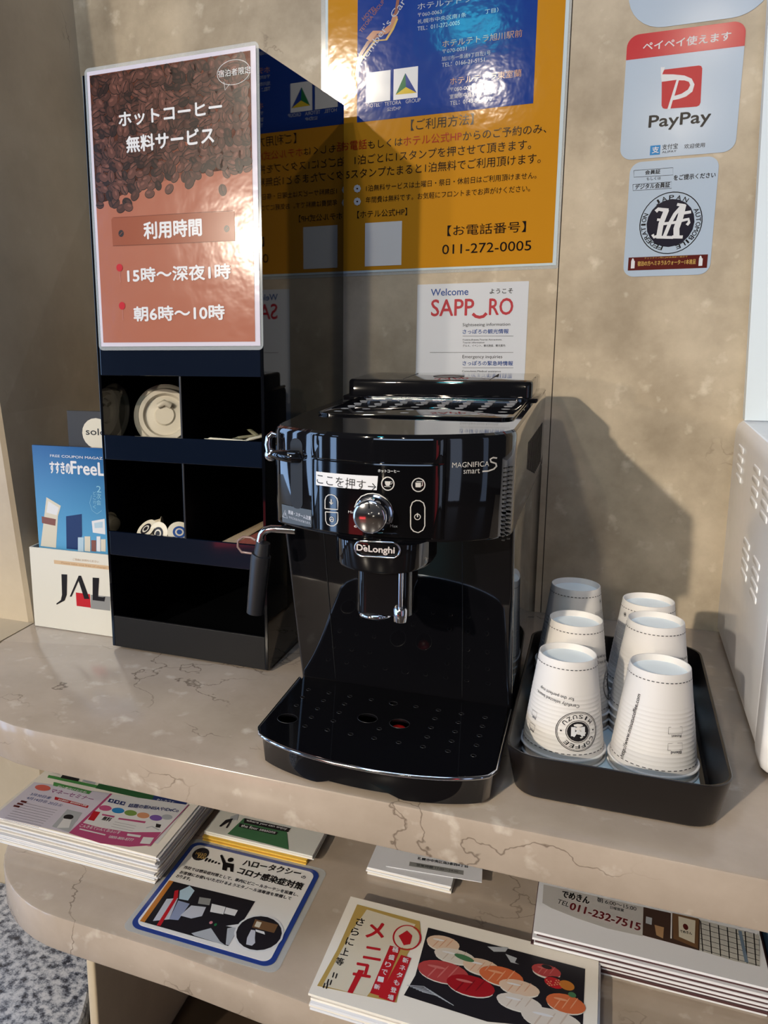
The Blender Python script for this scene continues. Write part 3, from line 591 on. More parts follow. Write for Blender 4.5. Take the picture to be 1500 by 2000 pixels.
  ('p',[(-0.0745,-0.4755),(-0.0227,-0.4791),(-0.0334,-0.5461),(-0.0448,-0.5901),(-0.0864,-0.593),(-0.0804,-0.5119)],'creamp',2),
  ('t','メ',-0.0652,-0.5157,0.0169,0.0237,7.3,'red2',2,4),
  ('t','ニ',-0.0601,-0.5448,0.0163,0.0165,7.9,'red2',2,4),
  ('t','ュ',-0.0634,-0.5697,0.0159,0.0168,8.3,'red2',2,4),
  ('p',[(-0.0605,-0.5613),(-0.0549,-0.5605),(-0.0578,-0.592),(-0.0626,-0.5923)],'red2',4),
  ('t','さ',-0.0797,-0.5024,0.0081,0.0113,3.7,'ink',1,4),
  ('t','ら',-0.0807,-0.5182,0.008,0.0109,4.1,'ink',1,4),
  ('t','に',-0.0816,-0.5336,0.0079,0.0106,4.4,'ink',1,4),
  ('t','上',-0.0824,-0.5486,0.0077,0.0103,4.7,'ink',1,4),
  ('t','等',-0.0833,-0.563,0.0076,0.01,5.0,'ink',1,4),
  ('l',[(-0.0809,-0.5732),(-0.0805,-0.58)],0.0012,'ink',4),
  ('l',[(-0.0779,-0.5735),(-0.0775,-0.5802)],0.0012,'ink',4),
  ('l',[(-0.0832,-0.5833),(-0.0829,-0.5899)],0.0012,'ink',4),
  ('l',[(-0.0803,-0.5833),(-0.08,-0.5899)],0.0012,'ink',4),
  ('l',[(-0.0851,-0.5892),(-0.0848,-0.5957)],0.0012,'ink',4),
  ('l',[(-0.0823,-0.5891),(-0.0819,-0.5957)],0.0012,'ink',4),
  ('o',-0.0268,-0.501,0.0139,0.0185,0.0016,0,'red2',3),
  ('e',-0.0268,-0.501,0.0122,0.016,0,'creamp',2),
  ('p',[(-0.0351,-0.5021),(-0.0288,-0.4914),(-0.0223,-0.497),(-0.0218,-0.5095),(-0.0273,-0.5133)],'red2',4),
  ('p',[(-0.0399,-0.5183),(-0.0292,-0.5188),(-0.0331,-0.5854),(-0.0431,-0.5853)],'red2',3),
  ('p',[(-0.027,-0.5271),(-0.017,-0.5276),(-0.0198,-0.5881),(-0.0346,-0.5873)],'red2',3),
  ('t','桶',-0.0364,-0.5262,0.0056,0.0071,3.8,'white',1,4),
  ('t','盛',-0.0373,-0.5373,0.0055,0.0069,4.1,'white',1,4),
  ('t','り',-0.0383,-0.5481,0.0055,0.0067,4.3,'white',1,4),
  ('t','で',-0.0392,-0.5586,0.0054,0.0066,4.5,'white',1,4),
  ('t','一',-0.0402,-0.5689,0.0053,0.0065,4.8,'white',1,4),
  ('t','新',-0.0411,-0.579,0.0053,0.0063,5.0,'white',1,4),
  ('t','新',-0.0239,-0.5364,0.0055,0.0069,4.1,'white',1,4),
  ('t','ネ',-0.0245,-0.5469,0.0054,0.0067,4.3,'white',1,4),
  ('t','タ',-0.025,-0.5572,0.0053,0.0066,4.5,'white',1,4),
  ('t','も',-0.0255,-0.5673,0.0053,0.0065,4.8,'white',1,4),
  ('t','登',-0.026,-0.5771,0.0052,0.0063,5.0,'white',1,4),
  ('t','場',-0.0265,-0.5868,0.0052,0.0062,5.2,'white',1,4),
  ('p',[(-0.0099,-0.479),(0.1384,-0.4805),(0.1383,-0.5575),(0.0609,-0.5788),(-0.0137,-0.5762),(-0.0088,-0.5479)],'night',1),
  ('e',0.0085,-0.4991,0.0151,0.0094,4,'rice',2),
  ('e',0.008,-0.4961,0.0159,0.0106,4,'peachw',3),
  ('e',0.0018,-0.4986,0.0005,0.0079,-21,'salmonw',4),
  ('e',0.008,-0.4961,0.0005,0.0079,-21,'salmonw',4),
  ('e',0.0142,-0.4937,0.0005,0.0079,-21,'salmonw',4),
  ('e',0.0033,-0.4931,0.0056,0.0013,4,'white',5),
  ('e',0.0219,-0.5122,0.0183,0.0086,4,'rice',2),
  ('e',0.0214,-0.5093,0.0194,0.0096,4,'whitef',3),
  ('e',0.0138,-0.5123,0.0006,0.0072,-21,'palef',4),
  ('e',0.0214,-0.5093,0.0006,0.0072,-21,'palef',4),
  ('e',0.029,-0.5063,0.0006,0.0073,-21,'palef',4),
  ('e',0.016,-0.5071,0.0069,0.0012,4,'white',5),
  ('e',0.015,-0.5369,0.0226,0.0125,4,'rice',2),
  ('e',0.0146,-0.5342,0.0237,0.0141,4,'tunap',3),
  ('e',0.0053,-0.5379,0.0007,0.0105,-21,'tunal',4),
  ('e',0.0146,-0.5342,0.0007,0.0105,-21,'tunal',4),
  ('e',0.0238,-0.5305,0.0007,0.0106,-21,'tunal',4),
  ('e',0.0077,-0.5305,0.0084,0.0017,4,'tunal',5),
  ('e',0.0415,-0.5446,0.0205,0.0115,4,'rice',2),
  ('e',0.0411,-0.542,0.0217,0.0128,4,'tuna',3),
  ('e',0.0326,-0.5454,0.0007,0.0096,-21,'tunad',4),
  ('e',0.0411,-0.542,0.0006,0.0096,-21,'tunad',4),
  ('e',0.0497,-0.5386,0.0006,0.0096,-21,'tunad',4),
  ('e',0.0349,-0.5386,0.0077,0.0016,4,'tunal',5),
  ('e',0.0473,-0.5168,0.0161,0.0094,4,'rice',2),
  ('e',0.047,-0.514,0.017,0.0104,4,'peachw',3),
  ('e',0.0403,-0.5167,0.0005,0.0078,-21,'salmonw',4),
  ('e',0.047,-0.514,0.0005,0.0078,-21,'salmonw',4),
  ('e',0.0537,-0.5114,0.0005,0.0078,-21,'salmonw',4),
  ('e',0.0422,-0.5112,0.006,0.0013,4,'white',5),
  ('e',0.0663,-0.5221,0.0189,0.011,4,'rice',2),
  ('e',0.066,-0.5194,0.02,0.0122,4,'salmon2',3),
  ('e',0.0581,-0.5226,0.0006,0.0092,-21,'salmonl',4),
  ('e',0.066,-0.5194,0.0006,0.0092,-21,'salmonl',4),
  ('e',0.074,-0.5163,0.0006,0.0092,-21,'salmonl',4),
  ('e',0.0605,-0.5161,0.007,0.0015,4,'salmonl',5),
  ('e',0.0832,-0.5307,0.017,0.0084,4,'rice',2),
  ('e',0.083,-0.528,0.018,0.0095,4,'peachw',3),
  ('e',0.0758,-0.5309,0.0005,0.0071,-21,'salmonw',4),
  ('e',0.083,-0.528,0.0005,0.0071,-21,'salmonw',4),
  ('e',0.0902,-0.5251,0.0005,0.0071,-21,'salmonw',4),
  ('e',0.0781,-0.5257,0.0063,0.0011,4,'white',5),
  ('e',0.0849,-0.5487,0.0186,0.0089,4,'rice',2),
  ('e',0.0846,-0.5462,0.0197,0.0099,4,'whitef',3),
  ('e',0.0767,-0.5494,0.0006,0.0074,-21,'palef',4),
  ('e',0.0846,-0.5462,0.0006,0.0075,-21,'palef',4),
  ('e',0.0925,-0.543,0.0006,0.0075,-21,'palef',4),
  ('e',0.0793,-0.5438,0.0069,0.0012,4,'white',5),
  ('e',0.1048,-0.4997,0.0124,0.0075,4,'rice',2),
  ('e',0.1046,-0.4968,0.0131,0.0083,4,'tunap',3),
  ('e',0.0993,-0.499,0.0004,0.0063,-21,'tunal',4),
  ('e',0.1046,-0.4968,0.0004,0.0063,-21,'tunal',4),
  ('e',0.1099,-0.4947,0.0004,0.0063,-21,'tunal',4),
  ('e',0.101,-0.4945,0.0046,0.001,4,'tunal',5),
  ('e',0.117,-0.5117,0.0138,0.0106,-10,'dk',3),
  ('e',0.1123,-0.5102,0.0086,0.0067,-10,'red2',4),
  ('e',0.1233,-0.5091,0.0067,0.0061,-10,'orange',4),
  ('e',0.1058,-0.5092,0.0007,0.0008,0,'salmonl',5),
  ('e',0.1128,-0.5128,0.0007,0.0008,0,'salmonl',5),
  ('e',0.1068,-0.5138,0.0007,0.0008,0,'salmonl',5),
  ('e',0.1134,-0.5098,0.0007,0.0008,0,'salmonl',5),
  ('e',0.1074,-0.5108,0.0007,0.0008,0,'salmonl',5),
  ('e',0.114,-0.5067,0.0007,0.0008,0,'salmonl',5),
  ('e',0.1084,-0.5154,0.0007,0.0008,0,'salmonl',5),
  ('e',0.115,-0.5114,0.0007,0.0008,0,'salmonl',5),
  ('e',0.1089,-0.5124,0.0007,0.0008,0,'salmonl',5),
  ('e',0.1156,-0.5084,0.0007,0.0008,0,'salmonl',5),
  ('e',0.1095,-0.5094,0.0007,0.0008,0,'salmonl',5),
  ('e',0.1161,-0.5053,0.0007,0.0008,0,'salmonl',5),
  ('e',0.1105,-0.514,0.0007,0.0008,0,'salmonl',5),
  ('e',0.1171,-0.51,0.0007,0.0008,0,'salmonl',5),
  ('e',0.1235,-0.5345,0.0159,0.0102,4,'rice',2),
  ('e',0.1234,-0.532,0.0168,0.0114,4,'salmon2',3),
  ('e',0.1165,-0.5347,0.0005,0.0086,-21,'salmonl',4),
  ('e',0.1234,-0.532,0.0005,0.0086,-21,'salmonl',4),
  ('e',0.1303,-0.5292,0.0005,0.0086,-21,'salmonl',4),
  ('e',0.1189,-0.5287,0.0059,0.0014,4,'salmonl',5),
  ('e',0.1124,-0.5581,0.0239,0.0112,4,'rice',2),
  ('e',0.1123,-0.5557,0.0253,0.0125,4,'whitef',3),
  ('e',0.1019,-0.5598,0.0008,0.0094,-21,'palef',4),
  ('e',0.1123,-0.5557,0.0008,0.0094,-21,'palef',4),
  ('e',0.1226,-0.5515,0.0008,0.0094,-21,'palef',4),
  ('e',0.1054,-0.5528,0.0089,0.0015,4,'white',5),
  ('e',0.1283,-0.5194,0.0035,0.0033,0,'leafgreen',5),
  ('e',0.0304,-0.5088,0.0096,0.0036,-8,'leafgreen',5),
  ('e',0.1047,-0.4919,0.0047,0.0029,0,'dk',5),
  ('p',[(0.0491,-0.4845),(0.0685,-0.4783),(0.0663,-0.4854),(0.0558,-0.4895)],'greyl',2),
  ('p',[(0.0666,-0.4883),(0.0775,-0.49),(0.0762,-0.4965),(0.0802,-0.4978),(0.0725,-0.498)],'greyl',2),
  ('l',[(-0.0134,-0.5638),(0.0014,-0.5593),(0.0144,-0.5664)],0.0008,'greyl',4),
  ('l',[(-0.0105,-0.5643),(0.0044,-0.5606),(0.0176,-0.5675)],0.0008,'greyl',4),
  ('l',[(-0.0077,-0.5648),(0.0074,-0.5618),(0.0209,-0.5686)],0.0008,'greyl',4),
  ('l',[(-0.0048,-0.5654),(0.0103,-0.5631),(0.0241,-0.5697)],0.0008,'greyl',4),
  ('l',[(-0.002,-0.5659),(0.0132,-0.5644),(0.0273,-0.5708)],0.0008,'greyl',4),
  ('l',[(0.0009,-0.5664),(0.0162,-0.5657),(0.0305,-0.5718)],0.0008,'greyl',4),
 ],
 'menu': [
  ('p',[(0.0942,-0.3874),(0.1902,-0.3879),(0.1881,-0.4336),(0.1568,-0.4345),(0.1285,-0.4299),(0.104,-0.4233),(0.0951,-0.4185)],'paper2',1),
  ('t','でめきん',0.1127,-0.4016,0.0264,0.0116,-3.9,'ink',2,3),
  ('t','TEL',0.1087,-0.4136,0.0114,0.0074,-10.0,'ink',0,3),
  ('t','011-232-7515',0.1209,-0.4188,0.0653,0.0116,-7.1,'wine',2,3),
  ('t','朝 6:00〜15:00',0.1467,-0.3967,0.0367,0.008,-1.2,'ink',0,3),
  ('t','日曜営業',0.1591,-0.4029,0.0127,0.005,-2.1,'ink',0,3),
  ('p',[(0.1902,-0.3879),(0.2412,-0.3879),(0.2368,-0.4351),(0.1881,-0.4323)],'brownd',2),
  ('p',[(0.2167,-0.387),(0.2402,-0.387),(0.2358,-0.4331),(0.2152,-0.4266)],'brown',3),
  ('p',[(0.2218,-0.3903),(0.2369,-0.391),(0.2334,-0.4267),(0.2203,-0.422)],'cream',4),
  ('e',0.2272,-0.4047,0.0023,0.0047,0,'maroon',5),
  ('t','でめきん',0.2218,-0.4151,0.0104,0.0041,1.8,'ink',1,5),
  ('p',[(0.1921,-0.4021),(0.1975,-0.4026),(0.1967,-0.4135),(0.1914,-0.4129)],'greyl',3),
  ('p',[(0.1994,-0.4124),(0.2077,-0.413),(0.2061,-0.4302),(0.2003,-0.4274)],'tan2',3),
  ('l',[(0.2159,-0.3873),(0.2132,-0.4273)],0.0012,'white',3),
  ('p',[(0.2412,-0.3879),(0.2916,-0.3912),(0.286,-0.4377),(0.265,-0.438),(0.2371,-0.435)],'mapc',2),
  ('l',[(0.2415,-0.3899),(0.2397,-0.4351)],0.0009,'ink',3),
  ('l',[(0.2493,-0.39),(0.247,-0.4356)],0.0009,'ink',3),
  ('l',[(0.257,-0.3901),(0.2544,-0.436)],0.0009,'ink',3),
  ('l',[(0.2646,-0.3902),(0.2616,-0.4364)],0.0009,'ink',3),
  ('l',[(0.2722,-0.3902),(0.2688,-0.4368)],0.0009,'ink',3),
  ('l',[(0.2798,-0.3903),(0.2759,-0.4372)],0.0009,'ink',3),
  ('l',[(0.2872,-0.3904),(0.283,-0.4376)],0.0009,'ink',3),
  ('l',[(0.2408,-0.3934),(0.2908,-0.399)],0.0007,'ink',3),
  ('l',[(0.2401,-0.4014),(0.2898,-0.4067)],0.0007,'ink',3),
  ('l',[(0.2395,-0.4094),(0.2888,-0.4144)],0.0007,'ink',3),
  ('l',[(0.2389,-0.4171),(0.2878,-0.4219)],0.0007,'ink',3),
  ('l',[(0.2382,-0.4248),(0.2868,-0.4293)],0.0007,'ink',3),
  ('l',[(0.2376,-0.4324),(0.2859,-0.4366)],0.0007,'ink',3),
  ('l',[(0.2753,-0.3913),(0.2756,-0.4361)],0.003,'skyd',3),
 ],
 'panel': [
  ('p',[(-0.1115,0.2916),(-0.0525,0.2923),(-0.0535,0.2798),(-0.1117,0.2791)],'white',2),
  ('t','ここを押す→',-0.1108,0.2806,0.0567,0.0096,-2.3,'ink',0,3),
  ('t','ホットコーヒー',-0.0526,0.2957,0.0183,0.0026,0,'white',1,2),
  ('o',-0.044,0.286,0.0057,0.0062,0.0009,0,'ringw',2),
  ('o',-0.0186,0.2855,0.0057,0.0062,0.0009,0,'ringw',2),
  ('p',[(-0.0465,0.2881),(-0.0415,0.2882),(-0.0417,0.286),(-0.0427,0.2841),(-0.0453,0.2842),(-0.0463,0.2858)],'ringw',3),
  ('l',[(-0.047,0.2835),(-0.0415,0.2835)],0.0005,'ringw',3),
  ('l',[(-0.0414,0.2879),(-0.0402,0.2878),(-0.0404,0.2862),(-0.0416,0.2856)],0.0005,'ringw',3),
  ('p',[(-0.021,0.2876),(-0.0166,0.2876),(-0.0165,0.2834),(-0.0209,0.2835)],'ringw',3),
  ('l',[(-0.0202,0.2886),(-0.0153,0.2884),(-0.0154,0.2849),(-0.0163,0.2846)],0.0006,'ringw',3),
  ('l',[(-0.1022,0.2585),(-0.1022,0.2662),(-0.1011,0.2696),(-0.0986,0.2716),(-0.0955,0.2721),(-0.0924,0.2715),(-0.0902,0.2693),(-0.0893,0.2662),(-0.0894,0.2593),(-0.1022,0.2585)],0.0009,'ringw',2),
  ('l',[(-0.1018,0.2556),(-0.0893,0.2565),(-0.0892,0.2499),(-0.0901,0.2466),(-0.0932,0.2439),(-0.0963,0.2433),(-0.1,0.2444),(-0.1015,0.2475),(-0.1018,0.2556)],0.0009,'ringw',2),
  ('l',[(-0.0959,0.268),(-0.0959,0.2638)],0.0012,'ringw',2),
  ('l',[(-0.0977,0.2652),(-0.0959,0.2631),(-0.0939,0.2652)],0.0006,'ringw',2),
  ('o',-0.0954,0.2495,0.0023,0.0025,0.0006,0,'ringw',2),
  ('l',[(-0.0972,0.2481),(-0.0954,0.25),(-0.0937,0.249)],0.0006,'ringw',3),
  ('l',[(-0.0732,0.263),(-0.0711,0.2688),(-0.0671,0.2735),(-0.0615,0.2761),(-0.0568,0.2768),(-0.0513,0.2761),(-0.0459,0.2729),(-0.0413,0.2676),(-0.0393,0.2614),(-0.0396,0.255),(-0.0407,0.2514)],0.0009,'ringw',2),
  ('t','Min',-0.0792,0.2573,0.0057,0.0022,0,'ringw',0,2),
  ('t','Max',-0.0414,0.2475,0.0063,0.0024,0,'ringw',0,2),
  ('o',-0.0722,0.2458,0.0015,0.001,0.0007,0,'ringw',2),
  ('l',[(-0.0243,0.2492),(-0.0246,0.2658),(-0.0232,0.2701),(-0.0203,0.2719),(-0.0171,0.2717),(-0.0142,0.2698),(-0.013,0.2659),(-0.0127,0.2494),(-0.0144,0.2455),(-0.018,0.2434),(-0.0216,0.2446),(-0.0237,0.2469),(-0.0243,0.2492)],0.0009,'ringw',2),
  ('o',-0.0188,0.2574,0.0027,0.0028,0.0007,0,'ringw',2),
  ('l',[(-0.0188,0.2608),(-0.0187,0.2572)],0.001,'ringw',3),
 ],
 'model': [
  ('t','MAGNIFICA',0.0075,0.2999,0.0286,0.0045,0,'ringw',0,2),
  ('t','smart',0.0165,0.2943,0.0126,0.004,0,'ringw',0,2),
  ('l',[(0.0418,0.3064),(0.0389,0.3072),(0.0367,0.306),(0.0374,0.3036),(0.0411,0.3018),(0.0416,0.2993),(0.0397,0.2972),(0.0356,0.2958),(0.031,0.2957)],0.0013,'ringw',2),
 ],
 'warning': [
  ('p',[(-0.153,0.2537),(-0.1157,0.2546),(-0.1158,0.2383),(-0.1525,0.2365)],'label3',1),
  ('t','熱湯・スチーム注意',-0.1446,0.2461,0.0265,0.0038,-3,'pale',1,2),
  ('t','やけどのおそれがあります。',-0.144,0.2418,0.0258,0.0025,-3,'pale',0,2),
  ('l',[(-0.152,0.2416),(-0.1488,0.2487),(-0.1458,0.2414),(-0.152,0.2416)],0.0005,'pale',2),
  ('l',[(-0.1487,0.2461),(-0.1487,0.2434)],0.0007,'pale',2),
 ],
 'badge': [
  ('t','DeLonghi',-0.0673,0.227,0.0331,0.0073,0,'silverm',2,3),
  ('l',[(-0.0616,0.2337),(-0.0595,0.2338)],0.001,'silverm',3),
 ],
}

# ================================================================ SETTING
REBASE = []
def rebase(o, x, y, z): REBASE.append((o, (x, y, z)))
bm = bmesh.new(); box(bm, -1.6, 0.0557, 0.0, 0.12, -0.95, 1.35); o = struct(fin('wall_back', bm, M_WALL))
bm = bmesh.new(); box(bm, 0.0569, 1.6, 0.0, 0.12, -0.95, 1.35)
bm2 = bmesh.new(); bm2.free()
o2 = struct(fin('wall_right', bm, M_WALL))
bm = bmesh.new(); box(bm, 0.05565, 0.05695, 0.0025, 0.1, -0.95, 1.35); struct(fin('trim_1', bm, mat('joint_grout', rgb(58, 46, 34), 0.8)))
# slightly leaning marble pier on the left
def pier():
    bm = bmesh.new()
    def ring(z):
        fx = -0.619 - 0.095 * z; bx = -0.6175 - 0.058 * z
        if z < 0: fx = -0.619; bx = -0.6175
        return [(-1.5, -0.29, z), (fx - 0.006, -0.29, z), (fx, -0.285, z), (bx, 0.06, z), (-1.5, 0.06, z)]
    stack_loops(bm, [ring(z) for z in (-0.95, 0.0, 0.3, 0.7, 1.35)])
    return struct(fin('wall_left', bm, M_PIER))
pier()
bm = bmesh.new(); box(bm, -1.5, -0.6165, -0.62, -0.2905, -0.047, -0.0004); struct(fin('trim_2', bm, M_PIER))
bm = bmesh.new(); box(bm, -6, 5, -9, 0.3, -1.0, -0.95)
struct(fin('floor', bm, mat('lobby_floor', rgb(96, 82, 70), 0.25)))

def slab(name, pts, z0, z1, r, m):
    """stone slab with an eased edge"""
    bm = bmesh.new()
    def off(p, d):
        n = len(p); q = []
        for i in range(n):
            a, b, c = Vector(p[i - 1]), Vector(p[i]), Vector(p[(i + 1) % n])
            e1 = (b - a).normalized(); e2 = (c - b).normalized(); nn = Vector((e1.y + e2.y, -e1.x - e2.x)); nn.normalize()
            k = max(0.3, nn.dot(Vector((e1.y, -e1.x)))); q.append(tuple(b - nn * d / k))
        return q
    lo = []
    for d, z in ((r, z0), (r * .3, z0 + r * .3), (0, z0 + r), (0, z1 - r), (r * .3, z1 - r * .3), (r, z1)):
        lo.append([(x, y, z) for x, y in off(pts, d)])
    stack_loops(bm, lo)
    return fin(name, bm, m, None, 35)
front = [(-0.6155, -0.0015), (-0.6155, -0.365)]
for i in range(11):
    a = math.radians(180 + 9 * i); front.append((-0.4155 + 0.20 * math.cos(a), -0.365 + 0.20 * math.sin(a)))
front += [(0.95, -0.565), (0.95, -0.0015)]
o = slab('stone_countertop', front, -0.0465, 0.0, 0.003, M_COUNTER)
tag(o, 'cream veined marble countertop carrying the coffee machine, dispenser and cup tray', 'countertop', None)
fr = [(-0.530, -0.0015), (-0.530, -0.44)]
for i in range(13):
    a = math.radians(180 + 7.5 * i); fr.append((-0.385 + 0.145 * math.cos(a), -0.4445 + 0.145 * math.sin(a)))
fr += [(-0.25, -0.5915), (-0.05, -0.606), (0.95, -0.625), (0.95, -0.0015)]
o = slab('stone_shelf', fr, -0.2435, -0.2, 0.003, M_COUNTER)
tag(o, 'lower cream marble shelf with rounded left end holding leaflets and newspapers', 'shelf', None)
bm = bmesh.new(); box(bm, -0.392, -0.38, -0.5335, -0.0015, -0.948, -0.2437, 0.003)
o = fin('stone_support', bm, M_PIER, None, 35); tag(o, 'upright marble support panel under the lower shelf', 'support')
bm = bmesh.new(); box(bm, -0.379, 0.95, -0.52, -0.30, -0.60, -0.535, 0.002); o = fin('stone_plinth', bm, mat('dark_stone', rgb(70, 56, 44), 0.5), None, 35)
tag(o, 'dark recessed stone ledge low under the shelf beside the support panel', 'ledge')
bm = bmesh.new(); N_ = 96
lo = [[(-0.75 + (R_) * math.cos(2 * PI * i / N_), -0.565 + (R_) * math.sin(2 * PI * i / N_), z) for i in range(N_)] for R_, z in ((0.30, -0.948), (0.30, -0.487), (0.315, -0.486), (0.318, -0.482), (0.318, -0.453), (0.315, -0.45))]
stack_loops(bm, lo)
bmesh.ops.bisect_plane(bm, geom=bm.verts[:] + bm.edges[:] + bm.faces[:], plane_co=(0, -0.2915, 0), plane_no=(0, 1, 0), clear_outer=True)
o = fin('granite_pedestal', bm, M_GRANITE, None, 35); tag(o, 'round grey speckled granite topped pedestal below the shelf at lower left', 'pedestal')

# ================================================================ WALL POSTERS AND STICKERS
def laminated(name, label, cat, x0, x1, z0, z1, m, r=0.003, border=None, thick=0.0006, yb=-0.0001, grp=None):
    bm = bmesh.new(); pts = rrect(x0, x1, z0, z1, r)
    stack_loops(bm, [[(x, yb, z) for x, z in pts], [(x, yb - thick, z) for x, z in pts]])
    o = fin(name, bm, m, None); tag(o, label, cat, grp); return o
t = laminated('hotel_poster', 'large yellow and blue laminated hotel card poster on the marble wall', 'poster', -0.272, 0.0556, 0.4795, 0.905, LAM)
POST = mat('poster_gloss_white', rgb(186, 198, 204), 0.09, spec=0.13, bump=(40, 0.4, 0.0006))
bm = bmesh.new(); box(bm, -0.2655, 0.0528, -0.0010, -0.0007, 0.4840, 0.900); fin('paper_sheet', bm, POST, t)
YEL = mat('poster_gloss_yellow', rgb(180, 124, 30), 0.09, spec=0.13, bump=(40, 0.4, 0.0006)); BLU = mat('poster_gloss_blue', rgb(28, 56, 128), 0.09, spec=0.13, bump=(40, 0.4, 0.0006))
bm = bmesh.new(); box(bm, -0.2617, 0.0483, -0.0013, -0.00101, 0.4872, 0.896); fin('yellow_field', bm, YEL, t)
bm = bmesh.new(); box(bm, -0.2195, 0.0148, -0.0016, -0.00131, 0.6890, 0.880); fin('blue_card', bm, BLU, t)
art('lettering', ART['orange'], lambda x, z, d: Vector((x, -0.0016 - d, z)), t, 0.1)
t = laminated('tourist_leaflet', 'small white city welcome notice taped to the wall behind the coffee machine', 'notice', -0.1303, 0.0197, 0.255, 0.4645, mat('notice_paper', rgb(184, 188, 196), 0.45), 0.001)
art('lettering', ART['sapporo'], on_wall, t, 0.45)
STK = mat('sticker_white', rgb(166, 180, 196), 0.16)  # white stickers; the cool light over them is mixed into this tint
t = laminated('payment_sticker', 'square white payment sticker with a red top band on the wall', 'sticker', 0.1222, 0.2500, 0.6095, 0.7555, STK, 0.014)
REDG = mat('sticker_red', rgb(178, 30, 42), 0.16)
bm = bmesh.new(); pts = [p for p in rrect(0.1222, 0.2500, 0.6095, 0.7555, 0.014) if p[1] > 0.7274] ; pts = [(0.2500, 0.7274)] + pts + [(0.1222, 0.7274)]
stack_loops(bm, [[(x, -0.00071, z) for x, z in pts], [(x, -0.00085, z) for x, z in pts]]); fin('red_band', bm, REDG, t)
art('lettering', ART['paypay'], on_wall, t, 0.2)
t = laminated('club_sticker', 'white automobile club sticker with a round emblem, lowest of the three wall stickers', 'sticker', 0.1350, 0.2340, 0.4655, 0.6060, STK, 0.013)
it = list(ART['jaf'])
C0 = (it[[i for i, q in enumerate(it) if q[0] == 'o'][0]][1], it[[i for i, q in enumerate(it) if q[0] == 'o'][0]][2]); RR = [q for q in it if q[0] == 'o'][0][3]
art('lettering', it, on_wall, t, 0.2)
# ring text
def ring_text(word, mid, span, r, h, wch, c0, col, fn, parent, lay=2, inward=False, name='ring_lettering'):
    L_ = []
    n = len(word)
    for i, ch in enumerate(word):
        a = mid + span * ((i - (n - 1) / 2) / (n - 1)); th = math.radians(90 - a)
        up = Vector((math.cos(th), math.sin(th))); rt = Vector((up.y, -up.x)); p = Vector(c0) + up * r - rt * wch / 2 * (0.4 if ch == 'I' else 1)
        L_.append(('t', ch, p.x, p.y, wch * (0.4 if ch == 'I' else 1), h, -a, col, 1, lay))
    return L_
L_ = ring_text('JAPAN', -2, 62, RR * .80, RR * .145, RR * .15, C0, 'ink', None, None) + ring_text('AUTOMOBILE', 112, 96, RR * .80, RR * .145, RR * .14, C0, 'ink', None, None) + ring_text('FEDERATION', 244, 92, RR * .80, RR * .145, RR * .14, C0, 'ink', None, None)
def sc(pts): return [(C0[0] + a * RR, C0[1] + b * RR) for a, b in pts]
# monogram
L_ += [('l', sc([(-.50, .42), (-.42, .50), (-.30, .47), (-.1, .44)]), .0042, 'white', 3), ('l', sc([(-.16, .46), (-.30, .0), (-.34, -.42)]), .0060, 'white', 3), ('l', sc([(-.34, -.40), (-.50, -.46), (-.55, -.36)]), .0034, 'white', 3),
       ('l', sc([(.36, .60), (.12, .30), (-.02, .0), (-.16, -.44)]), .0042, 'white', 3), ('l', sc([(.36, .60), (.30, .2), (.20, -.2), (.22, -.46)]), .0068, 'white', 3), ('l', sc([(-.30, -.02), (.28, .02)]), .0034, 'white', 4),
       ('l', sc([(.16, .62), (.42, .56)]), .0034, 'white', 3), ('l', sc([(.08, -.48), (.42, -.50)]), .0038, 'white', 3), ('l', sc([(.28, .30), (.62, .34)]), .0036, 'white', 3), ('l', sc([(.34, .06), (.56, .10), (.58, -.02), (.52, -.10)]), .0034, 'white', 3),
       ('l', sc([(-.42, -.46), (.12, -.50)]), .0034, 'white', 3), ('l', sc([(-.44, .14), (-.30, .12)]), .0030, 'white', 3)]
art('emblem', L_, on_wall, t, 0.2)
laminated('rounded_sticker', 'plain white rounded sticker, highest of the three on the wall', 'sticker', 0.1205, 0.2760, 0.7600, 0.915, STK, 0.042)

# ================================================================ CONDIMENT DISPENSER
DX, DY, DA, DW, DD, DH = -0.23473, -0.33794, -0.022466, 0.22287, 0.3006, 0.7063
disp = thing('condiment_dispenser', 'tall black acrylic condiment organiser with open bays left of the coffee machine', 'organiser', (DX, DY, 0), (0, 0, DA))
def dbox(name, x0, x1, y0, y1, z0, z1, m=BLK_ACR, bev=0.0006):
    bm = bmesh.new(); box(bm, x0, x1, y0, y1, z0, z1, bev, 2); return fin(name, bm, m, disp)
T = 0.004
dbox('side_panel', -T, 0, 0.0, DD, 0.003, DH); dbox('side_panel', -DW, -DW + T, 0.0, DD, 0.003, DH)
dbox('back_panel', -DW + T, -T, DD - T, DD, 0.003, DH); dbox('top_panel', -DW + T, -T, 0.0, DD - T, DH - T, DH)
NAVY = mat('front_band_acrylic', rgb(10, 18, 32), 0.06, coat=0.4)
dbox('front_panel', -DW + T, -T, 0.0, T, 0.3598, DH - T, NAVY)
for z0, z1, m_ in ((0.2540, 0.2850, NAVY), (0.1288, 0.1600, NAVY), (0.003, 0.0452, BLK_MAT)):
    dbox('front_rail', -DW + T, -T, 0.0, T, z0, z1, m_)
SH_M = mat('bay_lining', rgb(7, 8, 11), 0.35)
for z in (0.3600, 0.2560, 0.1310, 0.006): dbox('bay_floor', -DW + T, -T, T, DD - T, z, z + 0.003, SH_M)
dbox('divider', -0.1105, -0.1075, 0.0015, DD - T, 0.134, 0.2560, SH_M); dbox('divider', -0.1105, -0.1075, 0.0015, DD - T, 0.2590, 0.3598, SH_M)
